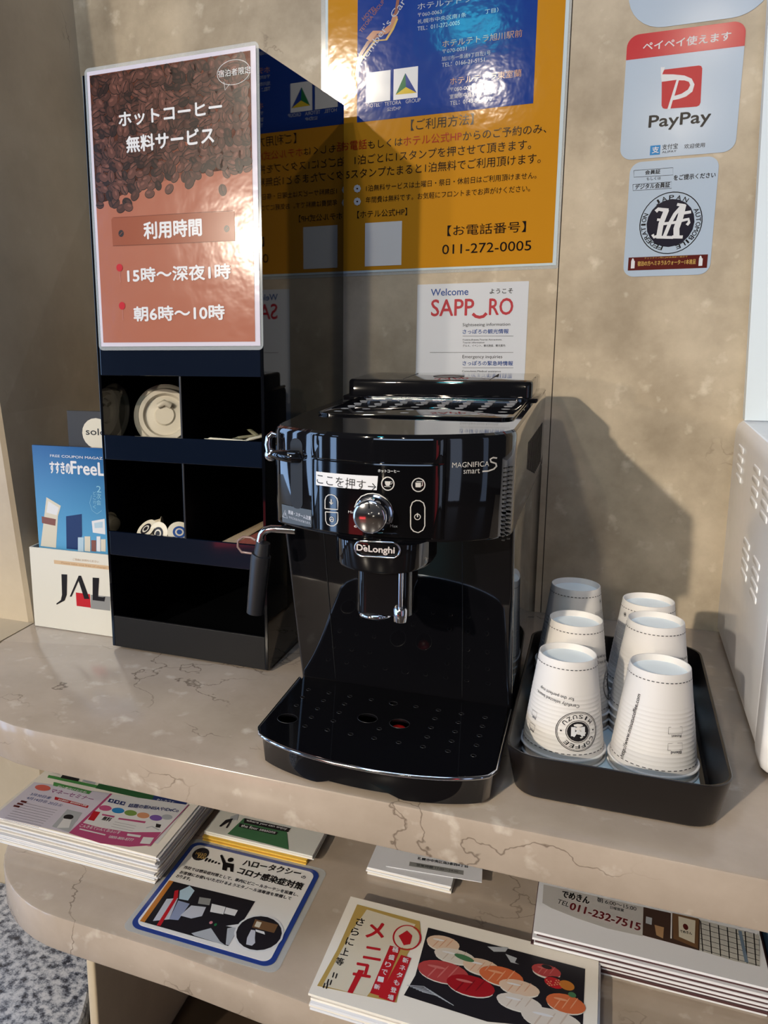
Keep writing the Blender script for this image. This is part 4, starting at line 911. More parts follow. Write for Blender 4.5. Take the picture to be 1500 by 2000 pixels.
for x in (-0.205, -0.02):
    for y in (0.02, 0.28):
        bm = bmesh.new(); lathe(bm, [(0, 0.0002), (0.006, 0.0002), (0.006, 0.0031), (0, 0.0031)], 16, x, y); fin('foot', bm, BLK_MAT, disp, 40)
def dwx(v): # world -> dispenser local
    return disp_inv @ v
disp_inv = (Matrix.Translation((DX, DY, 0)) @ Matrix.Rotation(DA, 4, 'Z')).inverted()

# sign on the dispenser
sign = thing('service_sign', 'laminated coffee bean poster with white lettering on the front of the black organiser', 'sign', (DX, DY, 0), (0, 0, DA))
def spl(name, x0, x1, z0, z1, ya, yb, m, r=0.004):
    bm = bmesh.new(); pts = rrect(x0, x1, z0, z1, r); stack_loops(bm, [[(x, ya, z) for x, z in pts], [(x, yb, z) for x, z in pts]]); return fin(name, bm, m, sign)
GL = dict(bump=(30, 0.5, 0.0008))
spl('laminate_sheet', -0.2187, 0.0004, 0.3905, 0.7128, -0.0006, -0.0016, LAM, 0.006)
spl('paper_sheet', -0.2148, -0.0028, 0.3952, 0.7086, -0.0017, -0.0021, mat('sign_gloss_white', rgb(198, 192, 204), 0.14, **GL), 0.0005)
spl('picture_field', -0.2112, -0.0090, 0.4000, 0.7042, -0.0022, -0.0025, mat('sign_gloss_pink', rgb(158, 98, 78), 0.14, **GL), 0.0003)
beans = [('p', [(-0.2112, 0.7042), (-0.2112, 0.562), (-0.19, 0.566), (-0.16, 0.574), (-0.12, 0.581), (-0.06, 0.586), (-0.009, 0.588), (-0.009, 0.7042)], 'bean0', 0)]
rb = random.Random(5)
def bean(x, z, s, a, lay):
    c, sn = math.cos(a), math.sin(a)
    k = rb.choice(['bean1', 'bean2', 'bean2', 'bean3', 'bean3']); hi = {'bean1': 'bean2', 'bean2': 'bean3', 'bean3': 'bean4'}[k]
    x = min(max(x, -0.2112 + s), -0.009 - s); z = min(z, 0.7042 - s)
    beans.append(('e', x, z, s * 1.05, s * .80, math.degrees(a), 'bean0', lay)); beans.append(('e', x, z + s * .05, s, s * .72, math.degrees(a), k, lay + .3))
    beans.append(('e', x - s * .25 * c, z + s * .25, s * .45, s * .22, math.degrees(a), hi, lay + .5))
    if rb.random() < .55:
        beans.append(('l', [(x - c * s * .9, z - sn * s * .9), (x - sn * s * .14, z + c * s * .14), (x + c * s * .9, z + sn * s * .9)], 0.0009, 'bean0', lay + .7))
z = 0.702; row = 0
while z > 0.560:
    x = -0.208 + (row % 2) * 0.004
    while x < -0.010:
        lim = 0.560 + 0.026 * (x + 0.2112) / 0.202 + rb.uniform(-.006, .008)
        if z > lim: bean(x + rb.uniform(-.002, .002), z + rb.uniform(-.002, .002), rb.uniform(.0052, .0070), rb.uniform(0, PI), 1 + (row % 3) + 0.01 * rb.random())
        x += rb.uniform(.0075, .0105)
    z -= 0.0078; row += 1
for x, z in ((-0.177, 0.555), (-0.167, 0.556), (-0.045, 0.566), (-0.112, 0.572)): bean(x, z, 0.0062, rb.uniform(0, PI), 2)
art('bean_picture', beans, lambda x, z, d: Vector((x, -0.0025 - d, z)), sign, 0.2, lift=0.00006)
art('lettering', ART['sign'], lambda x, z, d: Vector((x, -0.0027 - d, z)), sign, 0.2, lift=0.0001)

# contents of the bays ------------------------------------------------
def dloc(x, y, z): return Matrix.Translation((DX, DY, 0)) @ Matrix.Rotation(DA, 4, 'Z') @ Vector((x, y, z))
LIDM = mat('lid_plastic', rgb(206, 200, 186), 0.35)  # base colour darkened to carry the shade inside the bay
bm = bmesh.new()
lathe(bm, [(0, 0.010), (0.012, 0.010), (0.014, 0.007), (0.026, 0.006), (0.0285, 0.012), (0.034, 0.012), (0.0365, 0.003), (0.0405, 0.002), (0.042, 0), (0.0415, -0.001), (0.036, 0.0015), (0.0335, 0.0108), (0.029, 0.0108), (0.0265, 0.0048), (0, 0.0048)], 56)
lid = fin('disc', bm, LIDM, None, 50)
lidt = thing('cup_lid', 'round cream plastic cup lid standing on edge in the upper left bay', 'lid')
lid.parent = lidt
bm = bmesh.new(); tube(bm, [(-0.008, 0.012, 0.011), (0.0, 0.016, 0.014), (0.008, 0.012, 0.011)], 0.004, 10); fin('sip_ridge', bm, LIDM, lidt, 60)
p = dloc(-0.1770, 0.0850, 0.3005); lidt.location = p; lidt.rotation_euler = (math.radians(78), 0, DA + 0.42)
bm = bmesh.new()
cream_prof = [(0, 0), (0.0085, 0), (0.010, 0.001), (0.0125, 0.013), (0.015, 0.0135), (0.0152, 0.0142), (0, 0.0145)]
CRW = mat('creamer_plastic', rgb(214, 204, 180), 0.4)
lathe(bm, cream_prof, 32); cm = fin('creamer_cup', bm, CRW, None, 50)
me0 = cm.data; bpy.data.objects.remove(cm)
spots = [(-0.171, 0.028, 0.1475, 0.75, -.5, 'creamer cup with brown foil lying furthest left behind the middle rail', 'dk'),
         (-0.152, 0.026, 0.1500, 1.2, -.2, 'creamer cup with dark round mark on its lid, middle one of the row', 'dk'),
         (-0.132, 0.026, 0.1490, 0.85, .6, 'creamer cup with blue round mark on its lid nearest the divider', 'blue2'),
         (-0.133, 0.060, 0.1540, 1.7, 2.4, 'plain olive creamer cup lying behind the blue marked creamer', None),
         (-0.190, 0.060, 0.1478, 1.5, 1.9, 'shaded creamer cup at the dark back left of the middle bay', None)]
for i, (x, y, z, tx_, rz, lb, c_) in enumerate(spots):
    tcr = thing('coffee_creamer', lb, 'creamer', dloc(x, y, z + 0.004), (tx_, 0, rz), 'coffee creamers in the middle left bay')
    link('pot', me0.copy() if i else me0, tcr); 
    if c_: art('foil_mark', [('e', 0, 0, .0085, .0085, 0, c_, 1), ('e', 0, 0, .0055, .0055, 0, 'cream', 2), ('e', 0, 0, .0035, .0035, 0, c_, 3)], lambda x, y, d: Vector((x, y, 0.0146 + d)), tcr, 0.4)
# sugar sticks (lower right bay), wrapped stirrers (upper right bay)
SUG = mat('sugar_wrapper', rgb(150, 132, 108), 0.5); SUGR = mat('sugar_wrapper_red', rgb(120, 62, 52), 0.5)
def stick(name, label, cat, grp, p0, p1, w, m, endm=None, h=0.004):
    d = Vector(p1) - Vector(p0); Ln = d.length
    bm = bmesh.new(); lo = []
    for x, k in ((0, .15), (0.004, .2), (0.007, 1), (Ln - 0.007, 1), (Ln - 0.004, .2), (Ln, .15)):
        lo.append([(x, w / 2 * math.cos(a), h / 2 * k * math.sin(a)) for a in [2 * PI * i / 10 for i in range(10)]])
    stack_loops(bm, lo); o = fin(name, bm, m, None, 60); tag(o, label, cat, grp)
    o.location = dloc(*p0); q = (dloc(*p1) - dloc(*p0)); o.rotation_euler = q.to_track_quat('X', 'Z').to_euler(); return o
rs = random.Random(3)
for i in range(7):
    y0 = 0.010 + rs.uniform(0, .012); x0 = -0.072 + i * 0.0085
    place = ('leftmost', 'second from the left', 'third from the left', 'fourth from the left', 'fifth from the left', 'sixth from the left', 'rightmost')[i]
    stick('sugar_stick', 'slim %s sugar stick, %s of seven in the middle right bay' % ('brown' if i < 3 else 'red printed', place), 'sugar stick', 'sugar sticks in the middle right bay',
          (x0, y0, 0.150 + 0.0012 * i), (min(x0 + 0.035, -0.008), 0.100 + 0.010 * (i % 3), 0.166 + 0.0035 * (i % 3) + .001 * i), 0.008, SUG if i < 3 else SUGR)
STM = mat('stirrer_wrap', rgb(196, 190, 170), 0.4); STM2 = mat('stirrer_olive', rgb(120, 116, 92), 0.5)
for i, (a, b, lb, m_, w) in enumerate([((-0.083, 0.010, 0.2845), (-0.030, 0.020, 0.2815), 'thin white stirrer tip lying along the upper rail at its left', STM, .003),
        ((-0.050, 0.020, 0.2845), (-0.012, 0.055, 0.2865), 'olive wrapped stirrer in the middle of the upper right bay', STM2, .006),
        ((-0.032, 0.014, 0.2835), (-0.008, 0.050, 0.2880), 'cream wrapped stirrer at the right end of the upper rail', STM, .007),
        ((-0.020, 0.030, 0.2860), (-0.046, 0.060, 0.2905), 'grey wrapped stirrer crossing the back of the upper right pile', STM2, .006)]):
    stick('stirrer', lb, 'stirrer', 'stirrers in the upper right bay', a, b, w, m_)

# ================================================================ BROCHURES LEFT OF DISPENSER
hol = thing('brochure_holder', 'white cardboard airline brochure holder on the countertop by the left wall', 'brochure holder', (0, 0, 0))
bm = bmesh.new(); box(bm, -0.6064, -0.462, -0.3000, -0.2975, 0.0002, 0.1168, 0.0004, 1); fin('front_panel', bm, mat('holder_card', rgb(204, 200, 188), 0.4), hol)
for x in (-0.6064, -0.4645):
    bm = bmesh.new(); box(bm, x, x + 0.0025, -0.2975, -0.2300, 0.0002, 0.1168, 0, 1); fin('side_panel', bm, mat('holder_card', rgb(204, 200, 188), 0.4), hol)
bm = bmesh.new(); box(bm, -0.6039, -0.4645, -0.2975, -0.2300, 0.0002, 0.0025); fin('base_panel', bm, mat('holder_card', rgb(204, 200, 188), 0.4), hol)
art('lettering', ART['jal'], lambda x, z, d: Vector((x, -0.3001 - d, z)), hol, 0.3); rebase(hol, -0.535, -0.265, 0)
def leaf(name, label, cat, x0, x1, y, z0, z1, th, m, lean=0.0):
    bm = bmesh.new(); box(bm, x0, x1, y, y + th, z0, z1); o = fin(name, bm, m, None); tag(o, label, cat); rebase(o, (x0 + x1) / 2, y, z0); return o
MB = bpy.data.materials.new('magazine_cover_blue'); MB.use_nodes = True; nt = MB.node_tree; b_ = nt.nodes['Principled BSDF']; tc = nt.nodes.new('ShaderNodeTexCoord'); sp = nt.nodes.new('ShaderNodeSeparateXYZ'); cr = nt.nodes.new('ShaderNodeValToRGB')
nt.links.new(tc.outputs['Generated'], sp.inputs[0]); nt.links.new(sp.outputs['Z'], cr.inputs['Fac']); nt.links.new(cr.outputs['Color'], b_.inputs['Base Color']); b_.inputs['Roughness'].default_value = 0.2
cr.color_ramp.elements[0].position = 0.5; cr.color_ramp.elements[0].color = rgb(82, 146, 186); cr.color_ramp.elements[1].color = rgb(16, 74, 128)
o = leaf('magazine', 'blue city night cover coupon magazine standing in the airline brochure holder', 'magazine', -0.5972, -0.4650, -0.2895, 0.0040, 0.2600, 0.004, MB)
art('cover_print', ART['magazine'], lambda x, z, d: Vector((x, -0.28955 - d, z)), o, 0.3)
o = leaf('black_brochure', 'black brochure with a cream circle behind the blue coupon magazine', 'brochure', -0.5412, -0.466, -0.2830, 0.0040, 0.3080, 0.003, mat('brochure_black', rgb(20, 18, 18), 0.5))
art('cover_print', ART['solo'], lambda x, z, d: Vector((x, -0.28305 - d, z)), o, 0.4)

# ================================================================ COFFEE MACHINE
cof = thing('coffee_machine', 'glossy black bean to cup coffee machine with chrome dial on the marble counter', 'coffee machine', (0, 0, 0))
rebase(cof, -0.0575, -0.34, 0)
XL, XR, YB = -0.170, 0.055, -0.115
XC, HWD = -0.0575, 0.1125
def hf(x):
    t = (x - XC) / HWD; el = max(0, x + 0.1630); er = max(0, XR - x); rr, e = (0.007, el) if el < er else (0.020, er)
    c = rr - math.sqrt(max(0, rr * rr - (rr - e) ** 2)) if e < rr else 0
    return -.537 + .043 * t * t + c
def pl_out(inset=0.0, yb=YB, n=60):
    pts = [(XR - inset, yb - inset), (XL + inset, yb - inset), (XL + inset, -0.40)]
    xc, hw = (XR - 0.1630) / 2, (XR + 0.1630) / 2
    for i in range(n + 1):
        s_ = -math.cos(PI * i / n); x = xc + s_ * hw
        pts.append((xc + s_ * (hw - inset), hf(x) + inset))
    return pts
# body (leaning front)
bm = bmesh.new()
def bring(z, yf, ins=0.0):
    r = 0.004; return [(x, y, z) for x, y in rrect(XL + ins, XR - ins, yf + ins, YB - ins, r, 4)]
stack_loops(bm, [bring(0.003, -0.400, .002), bring(0.006, -0.401), bring(0.033, -0.402), bring(0.12, -0.4285), bring(0.2345, -0.460)])
fin('body', bm, BLK, cof, 30)
# door seams
for x in (-0.1285, 0.0075):
    bm = bmesh.new(); tube(bm, [(x - 0.002, -0.4026, 0.036), (x, -0.4289, 0.12), (x + 0.001, -0.4582, 0.228)], 0.0004, 6)
    fin('door_seam', bm, BLK_DEEP, cof, 40)
# head
bm = bmesh.new(); lo = []
for ins, z in ((0.003, 0.2335), (0.0008, 0.2345), (0, 0.2365), (0, 0.3235), (0.0008, 0.3262), (0.0030, 0.3280)):
    lo.append([(x, y, z) for x, y in pl_out(ins)])
stack_loops(bm, lo); fin('head', bm, BLK, cof, 30)
# raised chute cover + control panel: thin curved shells following the head front
def shell(name, x0, x1, z0, z1, th, m, parent=cof, n=24, base=0.0003, r=0.001):
    bm = bmesh.new(); xs = [x0 + (x1 - x0) * i / n for i in range(n + 1)]
    a = [(x, hf(x) - base, z0) for x in xs]; lo = []
    for d, e in ((base, 0), (th * .6, 0), (th, r)):
        row = [(min(max(x, x0 + e), x1 - e), hf(x) - d, z0 + e) for x in xs] + [(min(max(x, x0 + e), x1 - e), hf(x) - d, z1 - e) for x in reversed(xs)]
        lo.append(row)
    vs = [[bm.verts.new(p) for p in l] for l in lo]
    N2 = len(vs[0])
    for A_, B_ in zip(vs, vs[1:]):
        for i in range(N2): bm.faces.new((A_[i], A_[(i + 1) % N2], B_[(i + 1) % N2], B_[i]))
    for rr_, fl in ((vs[0], 1), (vs[-1], 0)):
        for i in range(n): bm.faces.new((rr_[i], rr_[i + 1], rr_[N2 - 2 - i], rr_[N2 - 1 - i]))
    return fin(name, bm, m, parent, 30)
shell('chute_cover', -0.1172, 0.0024, 0.3034, 0.3248, 0.0018, BLK)
cp = shell('control_panel', -0.1172, 0.0024, 0.2372, 0.3028, 0.0018, mat('panel_black', rgb(7, 7, 9), 0.08, coat=0.3))
hfm = lambda off: (lambda x, z, d: Vector((x, hf(x) - off - d, z)))
art('panel_print', ART['panel'], hfm(0.0019), cp, 0.4, cut=0.004)
art('model_print', ART['model'], hfm(0.0004), cof, 0.3, cut=0.004)
art('warning_label', ART['warning'], hfm(0.0004), cof, 0.4, cut=0.003)
# dial
dial = None
bm = bmesh.new()
yk = hf(-0.0555) - 0.0018
prof = [(0.0165, 0), (0.0165, 0.003), (0.0152, 0.004), (0.0150, 0.015), (0.0142, 0.0175), (0.0125, 0.0185), (0.0, 0.0172)]
lathe(bm, prof, 64)
for v in bm.verts: v.co = Vector((-0.0555 + v.co.x, yk - v.co.z, 0.2594 + v.co.y))
dial = fin('dial', bm, CHROME, cof, 50)
bm = bmesh.new(); box(bm, -0.0565, -0.0549, yk - 0.0186, yk - 0.0176, 0.2672, 0.2722, 0.0004, 1); fin('dial_mark', bm, BLK_MAT, dial)
# buttons
for nm, x, z, r in (('coffee_button', -0.0385, 0.0, 0.0060), ('large_coffee_button', -0.0118, 0.0, 0.0062)):
    it_ = [q for q in ART['panel'] if q[0] == 'o']; q = it_[0] if x < -0.03 else it_[1]
    bm = bmesh.new(); lathe(bm, [(0, 0.0006), (q[3] * .82, 0.0006), (q[3] * .86, 0.0)], 40)
    for v in bm.verts: v.co = Vector((q[1] + v.co.x, hf(q[1] + v.co.x) - 0.0018 - v.co.z * 0.12, q[2] + v.co.y))
    fin(nm, bm, BLK, cp, 40)
# left frother slot and lever
bm = bmesh.new()
pts = rrect(-0.1414, -0.1272, 0.2530, 0.3190, 0.0065, 8)
stack_loops(bm, [[(x, hf(x) - 0.0002, z) for x, z in pts], [(x, hf(x) - 0.0006, z) for x, z in pts]]); fin('lever_slot', bm, BLK_DEEP, cof)
bm = bmesh.new(); tube(bm, [(-0.131, hf(-0.131) + .002, 0.3020), (-0.137, hf(-0.137) - .008, 0.3030), (-0.148, hf(-0.145) - .011, 0.3035), (-0.157, hf(-0.15) - .008, 0.3030)], [0.0060, 0.0060, 0.005, 0.0040], 14); lev = fin('steam_lever', bm, BLK, cof, 50)
bm = bmesh.new(); bmesh.ops.create_uvsphere(bm, u_segments=24, v_segments=14, radius=0.0062)
for v in bm.verts: v.co = Vector((-0.1630 + v.co.x, -0.508 + v.co.y * .8, 0.3010 + v.co.z))
tube(bm, [(-0.1640, -0.5085, 0.303), (-0.1655, -0.5085, 0.311), (-0.1648, -0.5080, 0.3175), (-0.1615, -0.5075, 0.3205), (-0.1575, -0.507, 0.3195)], [0.0036, 0.0034, 0.0034, 0.0030, 0.002], 12)
fin('lever_knob', bm, CHROME, lev, 60)
# vents on the right
bm = bmesh.new()
for i in range(14):
    y = -0.350 + i * 0.0148; h = 0.010 + 0.026 * min(1, (i + 2) / 9)
    zt = 0.298 - 0.0004 * i
    box(bm, XR - 0.0002, XR + 0.0004, y, y + 0.0055, zt - h - .012, zt, 0)
fin('side_vent', bm, BLK_DEEP, cof)
bm = bmesh.new()
for r_, (z0, n) in enumerate(((0.2960, 11), (0.2560, 7))):
    for i in range(n):
        for k in range(2):
            x = 0.0475 + k * 0.0035; z = z0 - i * 0.0040
            vs = box(bm, x, x + 0.0026, hf(x) - 0.0004, hf(x) + 0.004, z, z + 0.0009)
fin('corner_louvre', bm, BLK_DEEP, cof)
# top: warming plate with dimples
bm = bmesh.new(); stack_loops(bm, [[(x, y, z) for x, y in rrect(-0.1480 + i, 0.0440 - i, -0.4150 + i, -0.2410 - i, 0.014, 6)] for i, z in ((0, 0.3275), (0, 0.3290), (0.0015, 0.3296))])
wp = fin('warming_plate', bm, BLK_ACR, cof, 40)
bm = bmesh.new()
for i in range(8):
    for j in range(6):
        cx_, cy_ = -0.132 + i * 0.0232 , -0.390 + j * 0.026
        A_ = [bm.verts.new((cx_ + 0.0046 * math.cos(a), cy_ + 0.0036 * math.sin(a), 0.3296)) for a in [2 * PI * k / 14 for k in range(14)]]
        B_ = [bm.verts.new((cx_ + 0.0034 * math.cos(a), cy_ + 0.0024 * math.sin(a), 0.3298)) for a in [2 * PI * k / 14 for k in range(14)]]
        for k in range(14): bm.faces.new((A_[k], A_[(k + 1) % 14], B_[(k + 1) % 14], B_[k]))
        bm.faces.new(B_)
fin('plate_dimple', bm, mat('dimple_glint', rgb(150, 150, 150), 0.5), wp, 60)  # pale grey stands in for reflections caught by the black plate's dimples
bm = bmesh.new(); tube(bm, [(x, y, 0.3296) for x, y in rrect(-0.1485, 0.0445, -0.4155, -0.2405, 0.0145, 6)], 0.0008, 6, closed=True); fin('plate_rim', bm, BLK, wp, 60)
# rear lid (bean container + tank)
bm = bmesh.new(); pr_ = rrect(-0.1655, 0.0480, -0.2350, -0.1180, 0.008, 6)
stack_loops(bm, [[(x, y, z) for x, y in rrect(-0.1655 + i, 0.0480 - i, -0.2350 + i, -0.1180 - i, 0.008, 6)] for i, z in ((0.001, 0.3270), (0, 0.3285), (0, 0.3462), (0.0008, 0.3485), (0.0026, 0.3498))])
rl = fin('rear_lid', bm, BLK, cof, 30)
bm = bmesh.new(); box(bm, -0.1700, 0.0548, -0.2400, -0.1150, 0.3270, 0.3310, 0.0015, 2); fin('lid_collar', bm, BLK, cof, 30)
bm = bmesh.new(); lathe(bm, [(0, 0.3500), (0.017, 0.3500), (0.0185, 0.3506), (0.0185, 0.3498)], 40, -0.054, -0.178); fin('grinder_cap', bm, BLK_SAT, rl, 40)
for x in (-0.10, 0.0):
    bm = bmesh.new(); tube(bm, [(x, -0.225, 0.3499), (x, -0.135, 0.3499)], 0.0004, 6); fin('lid_seam', bm, BLK_DEEP, rl)
# spout carriage
bm = bmesh.new()
def cpl(z, ins, dyy=0): 
    pts = [(-0.0075 - ins, -0.500), (-0.0962 + ins, -0.500)]; n = 24
    for i in range(n + 1):
        x = -0.0962 + ins + (0.0887 - 2 * ins) * i / n; t = (x + 0.0518) / 0.0443
        pts.append((x, -0.5520 + ins + 0.010 * t * t + 0.026 * t ** 8 + dyy))
    return [(x, y, z) for x, y in pts]
stack_loops(bm, [cpl(0.2072, 0.004), cpl(0.2082, 0.001), cpl(0.2105, 0), cpl(0.2350, 0)])
# bow the underside
for v in bm.verts:
    if v.co.z < 0.22: v.co.z += 0.006 * ((v.co.x + 0.0518) / 0.0443) ** 2
sp_ = fin('spout_carriage', bm, BLK, cof, 40)
def bdf(x, z, d): return Vector((x, -0.5532 - d + 0.010 * ((x + 0.0518) / 0.0443) ** 2, z - 0.0006))
def stad(r, dz=0): # stadium outline
    pts = []
    for k in range(13): a = -PI / 2 + PI * k / 12; pts.append((-0.0366 + r * math.cos(a), 0.2315 + r * math.sin(a)))
    for k in range(13): a = PI / 2 + PI * k / 12; pts.append((-0.0622 + r * math.cos(a), 0.2308 + r * math.sin(a)))
    return pts
bm = bmesh.new(); tube(bm, [tuple(bdf(x, z, 0.0004)) for x, z in stad(0.0068)], 0.00085, 8, closed=True); bf = fin('badge_frame', bm, CHROME, sp_, 60)
art('badge_lettering', ART['badge'], bdf, sp_, 0.2, cut=0.004)
bm = bmesh.new()
stack_loops(bm, [[(x, y, z) for x, y in rrect(-0.0720, -0.0220, -0.543, -0.500, 0.011, 8)] for z in (0.1680, 0.2120)]); fin('spout_column', bm, BLK, sp_, 50)
bm = bmesh.new(); tube(bm, [(-0.0550 + 0.0130 * math.cos(a), -0.5320 + 0.0130 * math.sin(a), 0.1655) for a in [2 * PI * k / 40 for k in range(40)]], 0.0024, 10, closed=True); fin('spout_ring', bm, CHROME, sp_, 60)
bm = bmesh.new(); lathe(bm, [(0, 0.1640), (0.0050, 0.1640), (0.0060, 0.165), (0.0060, 0.1760), (0.005, 0.1775), (0, 0.1775)], 28, -0.0300, -0.5440); fin('spout_nozzle', bm, CHROME, sp_, 50)
bm = bmesh.new(); tube(bm, [(-0.0300, -0.5445, 0.1770), (-0.0300, -0.5445, 0.2110)], 0.0022, 10); fin('spout_strip', bm, CHROME, sp_, 60)
# steam wand
bm = bmesh.new(); tube(bm, [(-0.146, -0.488, 0.2240), (-0.158, -0.489, 0.2243), (-0.170, -0.489, 0.2240), (-0.1765, -0.489, 0.2222), (-0.1808, -0.489, 0.2178), (-0.1825, -0.489, 0.2115), (-0.1835, -0.489, 0.204)], 0.0040, 14)
wand = fin('steam_wand', bm, CHROME, cof, 60)
bm = bmesh.new()
ax = [(-0.1795, 0.2085), (-0.1822, 0.1950), (-0.1829, 0.1930), (-0.1900, 0.1335)]; rr = [0.0078, 0.0082, 0.0102, 0.0094]
tube(bm, [(-0.1795, -0.489, 0.2090), (-0.1815, -0.489, 0.1965), (-0.1816, -0.489, 0.1962), (-0.1826, -0.489, 0.1925), (-0.1895, -0.489, 0.1345)], [0.0072, 0.0080, 0.0098, 0.0100, 0.0088], 28)
fin('wand_sleeve', bm, BLK_SAT, wand, 45)
bm = bmesh.new(); tube(bm, [(x - 0.001, -0.489, z) for x, z in [(-0.1865, 0.2105), (-0.192, 0.2130), (-0.200, 0.2130), (-0.2055, 0.2085), (-0.2060, 0.2020), (-0.2020, 0.1970), (-0.1880, 0.1965)]], 0.0013, 8)
fin('wand_tab', bm, mat('smoky_plastic', rgb(120, 96, 90), 0.2), wand, 60)
# drip tray
def tray_front(x, k=1.0):
    t = (x - XC) / 0.1135; return -0.5715 + 0.0240 * t * t + 0.0075 * t ** 6
def tray_out(ins, n=40):
    pts = [(XR - 0.0015 - ins, -0.4035), (XL + 0.0005 + ins, -0.4035)]
    rr = 0.008
    for i in range(n + 1):
        x = XL - 0.002 + ins + (XR - XL + 0.003 - 2 * ins) * i / n; e = min(x - (XL - 0.002 + ins), XR + 0.001 - ins - x); c = 0
        if e < rr: c = rr - math.sqrt(max(0, rr * rr - (rr - e) ** 2))
        pts.append((x, tray_front(x) + ins + c))
    return pts
bm = bmesh.new()
lo = [[(x, y, z) for x, y in tray_out(ins)] for ins, z in ((0.0075, 0.0030), (0.0060, 0.0040), (0.0040, 0.0270), (0.0030, 0.0290))]
lo += [[(x, y, z) for x, y in tray_out(ins)] for ins, z in ((0.0055, 0.0290), (0.0075, 0.0080))]
vs = stack_loops(bm, lo)
for v in bm.verts:   # arched finger recess under the front
    if v.co.z < 0.0065 and v.co.y < -0.53:
        t = (v.co.x - XC + 0.004) / 0.042
        if abs(t) < 1: v.co.z += 0.0135 * (0.5 + 0.5 * math.cos(PI * t)) ** .7
dt = fin('drip_tray', bm, BLK, cof, 30)
# grille plate with real holes
cu = bpy.data.curves.new('plate', 'CURVE'); cu.dimensions = '2D'; cu.fill_mode = 'BOTH'; cu.extrude = 0.0012
def spline(pts):
    s_ = cu.splines.new('POLY'); s_.points.add(len(pts) - 1)
    for p_, (x, y) in zip(s_.points, pts): p_.co = (x, y, 0, 1)
    s_.use_cyclic_u = True
spline(tray_out(0.0022))
holes = []
gx = [-0.1513, -0.1283, -0.1055, -0.0822, -0.0592, -0.0358, -0.0130, 0.0099, 0.0328]; gy = [-0.4340, -0.4537, -0.4740, -0.4940, -0.5142]
for i, x in enumerate(gx):
    for j, y in enumerate(gy):
        if i == 0 and j > 2: continue
        if i in (3, 4, 5) and j in (1, 2): continue
        if i == 3 and j == 3 or i == 5 and j == 3: continue
        if i == 4 and j == 0: continue
        holes.append((x, y, 0.0023))
holes += [(-0.1500, -0.505, 0.0102), (-0.0755, -0.4764, 0.0098), (-0.0433, -0.4765, 0.0098), (-0.0590, -0.4345, 0.0042)]
for x, y, r in holes: spline([(x + r * math.cos(a), y + r * math.sin(a)) for a in [-2 * PI * k / 24 for k in range(24)]])
ob = bpy.data.objects.new('p', cu); COL.objects.link(ob); me = bpy.data.meshes.new_from_object(ob.evaluated_get(bpy.context.evaluated_depsgraph_get())); bpy.data.objects.remove(ob)
for v in me.vertices: v.co.z += 0.0318
gp = link('drip_grille', me, cof, [BLK])
bm = bmesh.new(); 
for x, y, r in holes: tube(bm, [(x + r * math.cos(a), y + r * math.sin(a), 0.0330) for a in [2 * PI * k / 20 for k in range(20)]], 0.00035, 5, closed=True)
fin('hole_rim', bm, BLK_SAT, gp, 60)
bm = bmesh.new(); lathe(bm, [(0, 0.0290), (0.006, 0.0287), (0.0080, 0.0270), (0.0080, 0.0085), (0, 0.0085)], 24, -0.0440, -0.4765); fin('level_float', bm, mat('float_red', rgb(190, 16, 14), 0.3), gp, 50)
bm = bmesh.new(); pts = tray_out(0.0015)[2:]; pts = [(XL - 0.0008, -0.4060)] + pts + [(XR - 0.0005, -0.4060)]
tube(bm, [(x, y, 0.0312) for x, y in pts], 0.0020, 10); fin('tray_trim', bm, CHROME, dt, 60)
for x in (-0.155, 0.04):
    for y in (-0.38, -0.13):
        bm = bmesh.new(); lathe(bm, [(0, 0.0002), (0.008, 0.0002), (0.008, 0.0032), (0, 0.0032)], 16, x, y); fin('foot', bm, BLK_MAT, cof, 40)

# ================================================================ TRAY WITH CUPS
bm = bmesh.new(); lo = []
X0, X1, Y0, Y1 = 0.0590, 0.2405, -0.5200, -0.1920
for i, z, r in ((0.012, 0.0004, 0.020), (0.0095, 0.0012, 0.022), (0.0080, 0.0030, 0.023), (0.0, 0.0445, 0.028), (0.0008, 0.0450, 0.028), (0.0026, 0.0446, 0.026), (0.0098, 0.0060, 0.022), (0.0125, 0.0040, 0.020)):
    lo.append([(x, y, z) for x, y in rrect(X0 + i, X1 - i, Y0 + i, Y1 - i, r, 8)])
stack_loops(bm, lo)
o = fin('serving_tray', bm, mat('tray_black', rgb(21, 17, 16), 0.30), None, 35); tag(o, 'matte black rectangular tray holding upturned paper cups right of the coffee machine', 'tray'); rebase(o, 0.15, -0.356, 0)
bm = bmesh.new(); box(bm, 0.0760, 0.2235, -0.5040, -0.2080, 0.0042, 0.0048); o = fin('tray_liner', bm, mat('liner_paper', rgb(196, 214, 220), 0.7), None); tag(o, 'pale blue paper liner lying in the bottom of the black tray', 'tray liner'); rebase(o, 0.15, -0.356, 0.0042)
H = 0.094
def cup_r(z): return 0.0375 - (0.0375 - 0.0258) * z / H
